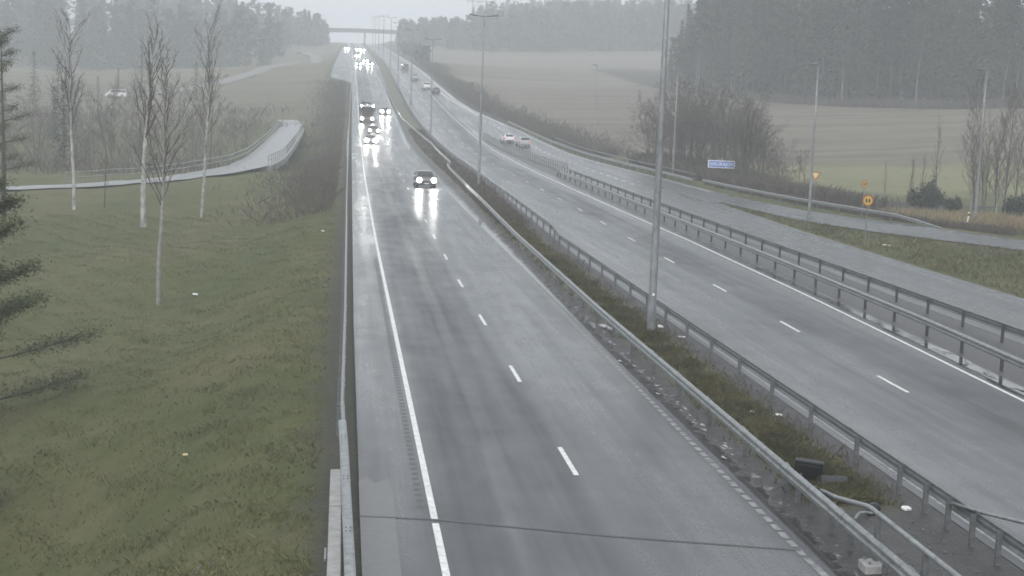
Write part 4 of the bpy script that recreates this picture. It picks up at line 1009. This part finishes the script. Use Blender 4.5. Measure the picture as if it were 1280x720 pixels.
# --- the conifer wood behind the ploughed field
rw = random.Random(11)
WOODL = {'s': 'tall dark spruce standing in the conifer wood above the field', 'p': 'bare-stemmed pine standing in the conifer wood above the field', 'b': 'slim leafless birch at the front of the conifer wood above the field'}
WG = {'s': 'spruces of the wood above the field', 'p': 'pines of the wood above the field', 'b': 'birches along the wood edge'}
protoS = [make_spruce('spruce_tree', WOODL['s'], h, 20 + i, rm, WG['s'], base=bs) for i, (h, rm, bs) in enumerate(((24, 4.0, .10), (26, 3.8, .16), (21, 3.9, .05), (27, 4.3, .2)))]
protoP = [make_pine('pine_tree', WOODL['p'], h, 40 + i, rm, WG['p'], base=bs, limbs=24, cl=60, leaf=.75, cs=1.0) for i, (h, rm, bs) in enumerate(((24, 3.8, .42), (26, 4.0, .5), (23, 3.6, .36)))]
protoB = []
for i in range(2):
    T, W = bare_tree_mesh(17 + i, 60 + i, levels=4, spread=.62, trunk_r=.15, trunk_top=.12, first=.35, nb=(20, 6, 5), up=.3, minr=.022, lratio=.30)
    protoB.append(make_tree('birch_tree', WOODL['b'], 'tree', T, W, M['woodbirch'], M['twigpale'], WG['b']))
used = set()
def put(proto, x, y, z, rz, s, label=None):
    if proto.name not in used: used.add(proto.name); place(proto, (x, y, z), rz, s); o = proto
    else: o = dup(proto, (x, y, z), rz, scale=s)
    if label: o['label'] = label
    return o
edge = np.array([(92.5, 436), (94.5, 421), (98.5, 398), (104, 372), (112.7, 346), (120, 336), (128, 328), (138, 321), (148, 316), (158, 312)], float)
for row, (back, step) in enumerate(((0, 2.9), (4.5, 3.2), (10, 3.4), (17, 3.8), (26, 4.4), (37, 5))):
    d = np.r_[0, np.cumsum(np.hypot(*np.diff(edge, axis=0).T))]; s = rw.uniform(0, 2)
    while s < d[-1]:
        x = np.interp(s, d, edge[:, 0]); y = np.interp(s, d, edge[:, 1])
        x += back * .62 + rw.uniform(-1.2, 1.2); y += back * .78 + rw.uniform(-1.4, 1.4)
        q = rw.random(); near_corner = s < 22
        if q < (.62 if not near_corner else .8): p = rw.choice(protoS)
        else: p = rw.choice(protoP)
        sc = rw.uniform(.88, 1.18) * float(np.interp(s + back * .5, [0, 8, 20, 45], [.45, .74, .96, 1.08]))
        put(p, x, y, G(x, y), rw.uniform(0, 6.28), (sc * rw.uniform(.9, 1.1), sc * rw.uniform(.9, 1.1), sc))
        s += step * rw.uniform(.75, 1.3)
for k in range(14):
    s = rw.uniform(18, d[-1]); x = np.interp(s, d, edge[:, 0]) - rw.uniform(.5, 2.5); y = np.interp(s, d, edge[:, 1]) - rw.uniform(0.5, 3)
    put(rw.choice(protoB), x, y, G(x, y), rw.uniform(0, 6.28), rw.uniform(.7, 1.05))

# --- far woods that read as one mass
def far_wood(name, label, spots, seed, rmul=1.):
    r = np.random.default_rng(seed); Cs = []; Ns = []; tb = MB()
    for x, y, h in spots:
        C, N = (spruce_pts(h, int(r.integers(1e6)), h * .19 * rmul, .08, .42) if r.random() < .6 else pine_pts(h, int(r.integers(1e6)), h * .18, .3, 11, 18, 1.3)[:2])
        Cs.append(C + np.array([x, y, G(x, y)])); Ns.append(N)
    C = np.concatenate(Cs); N = np.concatenate(Ns)
    o = quads_mesh(name, C, N, 1.6, M['farwood'], None, .6, r); return tag(o, label, kind='stuff')
sp = []
for k in range(130):
    x = rw.uniform(112, 350); sp.append((x, rw.uniform(1040, 1175), rw.uniform(20, 27)))
for k in range(170):
    x = rw.uniform(80, 225); sp.append((x, rw.uniform(875, 1010), rw.uniform(20, 26)))
for k in range(230):
    x = rw.uniform(58, 215); y = 815 + abs(rw.gauss(0, 1)) * 55 + max(0, (95 - x)) * 1.1
    sp.append((x, y, rw.uniform(19, 27) * (.62 + .38 * min(1, max(0, (x - 50) / 70)))))
for k in range(60):
    x = rw.uniform(62, 215); sp.append((x, 806 + rw.uniform(0, 10) + max(0, 90 - x), rw.uniform(16, 22)))
far_wood('forest', 'misty far forest behind the upper field', sp, 3)
sp = []
for k in range(430):
    x = rw.uniform(-235, -14); y = rw.uniform(640, 960)
    if x > -24 and y < 830: continue
    if abs(x + 20) < 10 and y < 860: continue
    sp.append((x, y, rw.uniform(15, 22) * float(np.interp(x, [-90, -50, -14], [1.5, 1.2, .95]))))
for k in range(50):
    sp.append((rw.uniform(-60, -10), rw.uniform(900, 1010), rw.uniform(12, 18)))
far_wood('forest', 'misty wooded hillside at the far left', sp, 4)
sp = [(rw.uniform(32, 75), rw.uniform(880, 1040), rw.uniform(10, 17)) for k in range(60)] + [(rw.uniform(28, 36), rw.uniform(600, 860), rw.uniform(3, 5)) for k in range(40)]
far_wood('forest', 'misty scrub and trees on the right slope before the overpass', sp, 5)

# --- bare trees in the thicket by the slip road
TH = 'leafless trees of the thicket by the slip road'
TL = 'leafless grey tree in the thicket around the blue sign'
protoT = []
for i, (h, mu, spd) in enumerate(((8.5, 3, 1.0), (7.5, 2, .95), (9, 4, .9), (6, 3, 1.05))):
    T, W = bare_tree_mesh(h, 80 + i, levels=5, spread=spd, trunk_r=.085, trunk_top=.2, first=.2, nb=(9, 6, 5, 4), multi=mu, up=.25, minr=.007, lratio=.5)
    protoT.append(make_tree('bare_tree', TL, 'tree', T, W, M['bark'], M['twig'], TH))
for i, (x, y, s, k) in enumerate(((41.8, 205, 1.0, 2), (43.5, 212, .95, 0), (44.5, 198, 1.1, 2), (45.5, 192, 1.0, 1), (43.2, 188, .95, 0), (46.5, 186, 1.05, 2), (47.5, 195, .9, 1), (49.5, 180, .75, 0), (50.5, 172, .72, 3), (51.5, 168, .6, 1), (44.0, 180.5, .8, 3), (46.0, 173, .7, 3), (48.0, 171.5, .6, 3), (52.0, 182, .6, 0), (45.2, 204, 1.15, 2), (46.2, 212, 1.15, 0), (48.5, 206, 1.1, 2), (42.6, 210, 1.0, 1), (47.8, 189, 1.1, 2), (49.2, 188, 1.0, 0), (45.8, 197, 1.15, 0), (50.5, 190, .95, 2), (44.2, 190.5, 1.0, 1), (42.4, 198, 1.0, 3), (48.9, 176, .8, 2), (50.8, 176, .75, 1))):
    put(protoT[k], x, y, G(x, y) - .1, i * 1.3, s)
T, W = bare_tree_mesh(9.6, 99, levels=5, spread=.95, trunk_r=.2, trunk_top=.3, first=.15, nb=(13, 7, 5, 4), multi=3, up=.25, minr=.007, lratio=.52)
place(make_tree('bare_tree', 'largest round-crowned leafless tree just right of the blue sign', 'tree', T, W, M['bark'], M['twig'], TH), (46.7, 175.5, G(46.7, 175.5)), .4, .95)
# saplings and bushes toward the right edge
SG = 'thin leafless saplings near the dark bushes'
T, W = bare_tree_mesh(8.6, 120, levels=3, spread=.45, trunk_r=.075, trunk_top=.15, first=.3, nb=(20, 5), up=.5, minr=.012, lratio=.2)
sap = make_tree('sapling', 'tall single leafless sapling between the dark bush pair', 'tree', T, W, M['bark'], M['twig'], SG)
place(sap, (58.6, 146.5, G(58.6, 146.5)), 0, 1.03)
for lb_, x, y, s in (('left stem of three thin saplings above the big dark bush', 57.3, 150.5, .62), ('middle stem of three thin saplings above the big dark bush', 57.9, 150.8, .60), ('right and thickest stem of three thin saplings above the big dark bush', 58.55, 150.2, .68), ('short faint sapling left of the big dark bush', 55.5, 152, .52), ('short sapling close to the right of the big dark bush', 59.0, 149, .52)):
    dup(sap, (x, y, G(x, y)), rw.uniform(0, 6), lb_, SG, (s * 1.1, s * 1.1, s))
def bush(label, x, y, w, h, seed, n=1500, name='juniper_bush'):
    t = thing(name, label, 'bush', (x, y, G(x, y) - .05)); r = np.random.default_rng(seed)
    b = MB()
    for k in range(5): b.tube([(0, 0, -.2), (r.normal() * w * .12, r.normal() * w * .12, h * .7)], [.05, .015], 5)
    b.build('stem', M['bark'], t)
    C = []; N = []
    lob = [(r.uniform(-.32, .32) * w, r.uniform(-.3, .3) * w, h * r.uniform(.22, .55), w * r.uniform(.18, .3), h * r.uniform(.25, .42)) for _ in range(7)] + [(w * .22, 0, h * .55, w * .16, h * .45), (-w * .25, 0, h * .34, w * .2, h * .34)]
    for k in range(n):
        L = lob[k % len(lob)]; d_ = r.normal(size=3); d_ /= np.linalg.norm(d_); rr_ = r.random() ** .4
        C.append((L[0] + d_[0] * L[3] * rr_, L[1] + d_[1] * L[3] * rr_, max(.05, L[2] + d_[2] * L[4] * rr_))); N.append(d_ + r.normal(size=3) * .5)
    N = np.array(N); N /= np.linalg.norm(N, axis=1, keepdims=True); quads_mesh('foliage', np.array(C), N, .26, M['juniper'], t, .5)
bush('big dark evergreen bush behind the end of the slip road rail', 57.6, 147.2, 3.9, 3.6, 1, 3000)
bush('small dark evergreen bush under the tall sapling', 59.6, 144.3, 1.9, 1.8, 2, 1200)
bush('low dark evergreen bush at the right edge under the birches', 65.3, 141.8, 4.2, 2.8, 5, 1800)
bush('small dark evergreen left of the round speed sign', 54.6, 150, 1.1, 1.2, 7, 500)
RG = 'leafless birches at the right edge of the picture'; birch_src = []
for i, (x, y, h, lb_) in enumerate(((61.9, 144.5, 7.4, 'slim leafless birch left of the lamp at the right edge'), (63.4, 142.9, 9.0, 'leafless birch with a pale stem just right of the right-hand lamp'), (64.4, 143.6, 11.2, 'tall leafless birch rising behind the pale-stemmed one at the right edge'), (66.1, 142.9, 13.2, 'tallest leafless birch at the very right edge'), (67.5, 145, 12.5, 'leafless birch partly cut off by the right edge'), (62.8, 146.8, 8.2, 'short dense leafless birch behind the right-hand lamp'), (65.4, 147.6, 11.0, 'dark dense leafless birch deep in the right edge group'))):
    T, W = bare_tree_mesh(h, 140 + i, levels=5, spread=.55, trunk_r=.075, trunk_top=.12, first=.1, nb=(30, 7, 5, 3), up=.42, minr=.007, lratio=.30)
    birch_src.append(place(make_tree('birch_tree', lb_, 'tree', T, W, M['barkwhite'] if i in (1, 3) else M['bark'], M['twig'], RG), (x, y, G(x, y)), i))
for i, (x, y) in enumerate(((64.0, 147), (66.8, 149), (67.2, 141.2), (69, 146), (68.5, 150), (70.5, 143), (63.6, 149.5), (65.8, 151.5))):
    dup(birch_src[2 + i % 5], (x, y, G(x, y)), i * 1.7, 'leafless birch in the dense stand closing the right edge', RG, .8 + .07 * (i % 4))
# --- left: birches, pines and bare trees in the drizzle
LB = 'birches on the left grass'
for i, (x, y, h, r0, lb_, bm) in enumerate(((-22.4, 131.8, 15.5, .17, 'slender white birch at the left where the footpath comes in', 'barkwhite'), (-15.3, 120.8, 15, .26, 'stoutest white birch of the left grass, in the middle of the group', 'barkwhite'), (-9.9, 84.6, 13, .15, 'birch with a dark stem foot nearest the camera on the left grass', 'woodbirch'), (-11.4, 126.6, 15.5, .14, 'faint thin birch farthest right on the left grass', 'barkwhite'))):
    T, W = bare_tree_mesh(h, 160 + i, levels=5, spread=.62, trunk_r=r0, trunk_top=.12, first=.42, nb=(26, 8, 6, 4), up=.35, droop=.3, minr=.0055, lratio=.27)
    place(make_tree('birch_tree', lb_, 'tree', T, W, M[bm], M['twigpale'], LB), (x, y, G(x, y)), i * 1.1)
T, W = bare_tree_mesh(4, 170, levels=3, spread=.5, trunk_r=.06, trunk_top=.2, first=.4, nb=(12, 5), up=.4, minr=.012, lratio=.3)
place(make_tree('sapling', 'small dark sapling stake standing before the footpath between the white birches', 'tree', T, W, M['bark'], M['twig']), (-20.2, 133.5, G(-20.2, 133.5)))
def near_pine(label, loc, h, seed, rmax, base, limbs, cl):
    t = make_pine('pine_tree', label, h, seed, rmax, base=base, leaf=.125, limbs=limbs, cl=cl, cs=.48, m='pine', asp=.34); place(t, loc, .5)
near_pine('broad green pine reaching into the picture from the left edge', (-13.3, 57, G(-13.3, 57)), 8.4, 180, 4.6, .05, 24, 1200)
near_pine('small bushy pine low at the left edge beside the big pine', (-11.6, 45, G(-11.6, 45)), 3.4, 181, 1.9, .1, 14, 700)
near_pine('taller pine with a thin pointed tip at the upper left edge', (-24.4, 114, G(-24.4, 114)), 14.6, 183, 2.7, .3, 22, 420)
LG_ = 'leafless trees in the left hollow'
LL_ = 'leafless dark tree in the misty hollow left of the footbridge'
protoL = []
for i, (h, mu) in enumerate(((10, 2), (8, 3), (12, 1))):
    T, W = bare_tree_mesh(h, 190 + i, levels=5, spread=.85, trunk_r=.11, trunk_top=.2, first=.2, nb=(11, 6, 5, 3), multi=mu, up=.25, minr=.010, lratio=.45)
    protoL.append(make_tree('bare_tree', LL_, 'tree', T, W, M['bark'], M['twig'], LG_))
rl = random.Random(31)
for k in range(34):
    x = rl.uniform(-75, -16); y = rl.uniform(172, 290)
    if x > -14 - (y - 180) * .02: continue
    put(protoL[k % 3], x, y, G(x, y) - .1, rl.uniform(0, 6), rl.uniform(.55, 1.0))
for k in range(16):
    x = rl.uniform(-110, -24); y = rl.uniform(300, 370)
    put(protoL[k % 3], x, y, G(x, y) - .1, rl.uniform(0, 6), rl.uniform(.5, .85))
PG = 'young conifers on the left slope'
protoY = [make_spruce('spruce_tree', 'dark young spruce on the misty left slope beyond the footpath', 9 + 2 * i, 300 + i, 2.2, PG, .05, leaf=.45) for i in range(2)]
for k in range(22):
    x = rl.uniform(-95, -28); y = rl.uniform(200, 420)
    put(protoY[k % 2], x, y, G(x, y), rl.uniform(0, 6), rl.uniform(.6, 1.15))

# ------------------------------------------------------------------ brush, reeds, grass (nobody could count them)
def blades(name, label, X, Y, zf, h, w, m, seed, lean=.45):
    r = np.random.default_rng(seed); n = len(X); Zs = zf(X, Y); hh = h * r.uniform(.5, 1.35, n); a = r.uniform(0, 6.283, n); l = hh * lean * r.normal(size=n)
    dx, dy = np.cos(a) * w / 2, np.sin(a) * w / 2; b = r.uniform(0, 6.283, n); tx, ty = np.cos(b) * l, np.sin(b) * l
    p0 = np.stack([X - dx, Y - dy, Zs - .02], 1); p1 = np.stack([X + dx, Y + dy, Zs - .02], 1); mid = np.stack([X + tx * .4 + dx * .6, Y + ty * .4 + dy * .6, Zs + hh * .6], 1); p2 = np.stack([X + tx, Y + ty, Zs + hh], 1)
    v = np.stack([p0, p1, mid, p2], 1).reshape(-1, 3); f = np.arange(4 * n).reshape(-1, 4)
    me = bpy.data.meshes.new(name); me.from_pydata(v.tolist(), [], f.tolist()); me.materials.append(m); o = bpy.data.objects.new(name, me); COL.objects.link(o)
    return tag(o, label, kind='stuff')
def clumped(n, x0, x1, y0, y1, seed, pw=1.0, clump=.55):
    r = np.random.default_rng(seed); y = y0 + (y1 - y0) * r.random(n) ** pw; x = x0 + (x1 - x0) * r.random(n)
    k = np.sin(x * 1.7 + np.sin(y * .8) * 1.5) * np.sin(y * 1.1 + x * .6) + .6 * np.sin(x * 4.1 + y * 2.3)
    keep = r.random(n) < np.clip(clump + .45 * k, .08, 1)
    return x[keep], y[keep]
zmed = lambda X, Y: zr(Y) - .01 + .10 * np.sin(np.pi * np.clip((X - LedgeR(Y)) / (Rleft(Y) - LedgeR(Y)), 0, 1)) ** 2
X, Y = clumped(52000, 0, 1, 33.2, 120, 1, 1.7); X = LedgeR(Y) + (Rleft(Y) - LedgeR(Y)) * (.30 + .44 * (.5 + np.random.default_rng(4).normal(size=len(X)) * .24))
blades('grass', 'rough yellow-green grass growing along the median', X, Y, zmed, .17, .035, M['blade'], 2, .9)
X, Y = clumped(5200, 0, 1, 34, 170, 8, 1.4, .3); X = LedgeR(Y) + (Rleft(Y) - LedgeR(Y)) * np.random.default_rng(6).uniform(.66, .9, len(X))
blades('weeds', 'thin dark dead stalks on the median gravel', X, Y, zmed, .24, .012, M['brush'], 3, .4)
X, Y = clumped(26000, 0, 1, 110, 280, 9, 1.2); X = LedgeR(Y) + (Rleft(Y) - LedgeR(Y)) * np.random.default_rng(61).uniform(.3, .85, len(X))
blades('weeds', 'brownish rough growth in the farther median', X, Y, zmed, .30, .05, M['brush'], 13, .5)
X, Y = clumped(165000, -24, -.45, 28, 128, 10, 1.6, .5)
blades('grass', 'mottled olive winter grass on the left bank', X, Y, terrain, .10, .03, M['blade_dull'], 4, 1.0)
X, Y = clumped(30000, 34.4, 52, 70, 139, 11, 1, .6); lim = np.interp(Y, [66, 77, 88, 99, 110.5, 120.5, 131, 141], [84, 66, 54, 46, 40.1, 37, 35.9, 35.2]); k = X < lim - .35
blades('grass', 'rough grass on the wedge between lane and slip road', X[k], Y[k], terrain, .24, .05, M['blade'], 5, .8)
r_ = np.random.default_rng(12); t = r_.random(9000); X = np.interp(t, [0, .5, 1], [49.5, 60, 72]) + r_.normal(size=9000) * 1.2; Y = np.interp(t, [0, .5, 1], [119.5, 111, 103]) + 9 * r_.random(9000) * 1.6
k = X > np.interp(Y, [86, 96, 106.5, 117, 126], [68, 57, 49.8, 46.5, 42.9]) + .8
blades('reeds', 'tall dead grass beside the slip road at the right edge', X[k], Y[k], terrain, .85, .05, M['reed'], 6, .3)
r_ = np.random.default_rng(14); Y = r_.uniform(112, 170, 9000); X = np.interp(Y, [106, 116.6, 124, 138, 156, 170], [52, 48.6, 45.6, 43.2, 41.4, 40.6]) + np.abs(r_.normal(size=9000)) * 1.6
blades('undergrowth', 'low brown growth under the slip road rail', X, Y, terrain, .5, .05, M['brush'], 7, .5)
r_ = np.random.default_rng(15); Y = r_.uniform(148, 215, 26000); X = np.interp(Y, [148, 160, 175, 200, 215], [47.5, 43.5, 42, 41.2, 40.5]) + np.abs(r_.normal(size=26000)) * np.interp(Y, [148, 170, 215], [3.2, 4, 3])
k = X < np.interp(Y, [148, 156, 215], [56, 56, 52])
blades('undergrowth', 'dense brown brush at the foot of the thicket', X[k], Y[k], terrain, 1.25, .045, M['brush'], 8, .4)
r_ = np.random.default_rng(16); Y = r_.uniform(120, 420, 17000); X = CL(Y) - .9 - np.abs(r_.normal(size=17000)) * 3.4
blades('undergrowth', 'dark brown scrub down the left bank toward the footbridge', X, Y, terrain, .62, .06, M['brush'], 9, .6)
X, Y = clumped(24000, -90, -13, 180, 330, 17, 1., .25); X = X + np.sin(Y * .2) * 3
blades('undergrowth', 'dark scrub filling the left hollow', X, Y, terrain, 1.6, .08, M['brush'], 10, .5)
r_ = np.random.default_rng(18); Y = r_.uniform(230, 560, 20000); X = CR(Y) + .5 + np.abs(r_.normal(size=20000)) * 3.5
blades('undergrowth', 'brownish scrub along the right edge of the climbing road', X, Y, terrain, 1.0, .09, M['brush'], 11, .5)
r_ = np.random.default_rng(19); t = r_.random(9000) * (d[-1]); X = np.interp(t, d, edge[:, 0]) + r_.normal(size=9000) * 1.6 - 1; Y = np.interp(t, d, edge[:, 1]) + r_.normal(size=9000) * 1.6 - 1.5
blades('undergrowth', 'dull undergrowth along the foot of the conifer wood', X, Y, terrain, 1.8, .12, M['brush'], 12, .4)

# ------------------------------------------------------------------ haze, light, camera
def haze():
    b = MB(); x0, x1, y0, y1, z0, z1 = -340, 570, -32, 1250, -12.5, 92
    b.box(((x0 + x1) / 2, (y0 + y1) / 2, (z0 + z1) / 2), (x1 - x0, y1 - y0, z1 - z0))
    m = bpy.data.materials.new('drizzle_haze'); m.use_nodes = True; n = m.node_tree.nodes; l = m.node_tree.links
    for k in list(n): n.remove(k)
    o = n.new('ShaderNodeOutputMaterial'); v = n.new('ShaderNodeVolumePrincipled'); l.new(v.outputs[0], o.inputs['Volume'])
    v.inputs['Color'].default_value = (.95, .975, .995, 1); v.inputs['Density'].default_value = HAZE; v.inputs['Anisotropy'].default_value = .0
    q = b.build('haze', m); tag(q, 'drizzle haze filling the air', kind='stuff')
HAZE = .00098
haze()
W = bpy.data.worlds.new('World'); SC.world = W; W.use_nodes = True; n = W.node_tree.nodes; l = W.node_tree.links
bg = n['Background']; sky = n.new('ShaderNodeTexSky'); sky.sky_type = 'NISHITA'; sky.sun_disc = False
ELEV, ROT = R(42), R(200)
sky.sun_elevation = ELEV; sky.sun_rotation = ROT; sky.dust_density = 6; sky.air_density = 1; sky.ozone_density = 1
hs = n.new('ShaderNodeHueSaturation'); hs.inputs['Saturation'].default_value = .10; l.new(sky.outputs[0], hs.inputs['Color'])
mx = n.new('ShaderNodeMix'); mx.data_type = 'RGBA'; mx.inputs[0].default_value = .6; l.new(hs.outputs[0], mx.inputs[6]); mx.inputs[7].default_value = (8.3, 8.95, 9.6, 1)
l.new(mx.outputs[2], bg.inputs['Color']); bg.inputs['Strength'].default_value = .10
sd = bpy.data.lights.new('sun', 'SUN'); sd.energy = .6; sd.angle = R(30); sd.color = (1, .98, .95)
so = bpy.data.objects.new('sun', sd); COL.objects.link(so)
dv = Vector((math.sin(ROT) * math.cos(ELEV), math.cos(ROT) * math.cos(ELEV), math.sin(ELEV)))   # towards the sun
so.rotation_euler = dv.to_track_quat('Z', 'Y').to_euler(); so.location = (0, 0, 60)

cam = bpy.data.cameras.new('camera'); co = bpy.data.objects.new('camera', cam); COL.objects.link(co); SC.camera = co
f_ = 1914.; roll = R(2.06)
a = Vector(((431 - 640) / f_, (360 - 80) / f_, -1)); cz = a.x * math.sin(roll) + a.y * math.cos(roll)
Yc = a.normalized(); Uc = Vector((math.sin(roll), math.cos(roll), cz)).normalized(); Xc = Yc.cross(Uc)
co.matrix_world = Matrix.Translation((0, 0, 9.12)) @ Matrix((Xc, Yc, Uc)).to_4x4()
cam.sensor_width = 36; cam.lens = f_ / 1280 * 36; cam.clip_start = .5; cam.clip_end = 5000

SC.view_settings.view_transform = 'Standard'; SC.view_settings.look = 'None'; SC.view_settings.gamma = 1; SC.view_settings.use_curve_mapping = False
SC.view_settings.exposure = .62
SC.render.engine = 'CYCLES'
cy = SC.cycles
cy.use_denoising = True; cy.denoiser = 'OPENIMAGEDENOISE'; cy.max_bounces = 6; cy.diffuse_bounces = 2; cy.glossy_bounces = 3; cy.volume_bounces = 1; cy.transparent_max_bounces = 4
cy.pixel_filter_type = 'BLACKMAN_HARRIS'; cy.filter_width = 1.7; cy.sample_clamp_indirect = 6; cy.caustics_reflective = False; cy.caustics_refractive = False
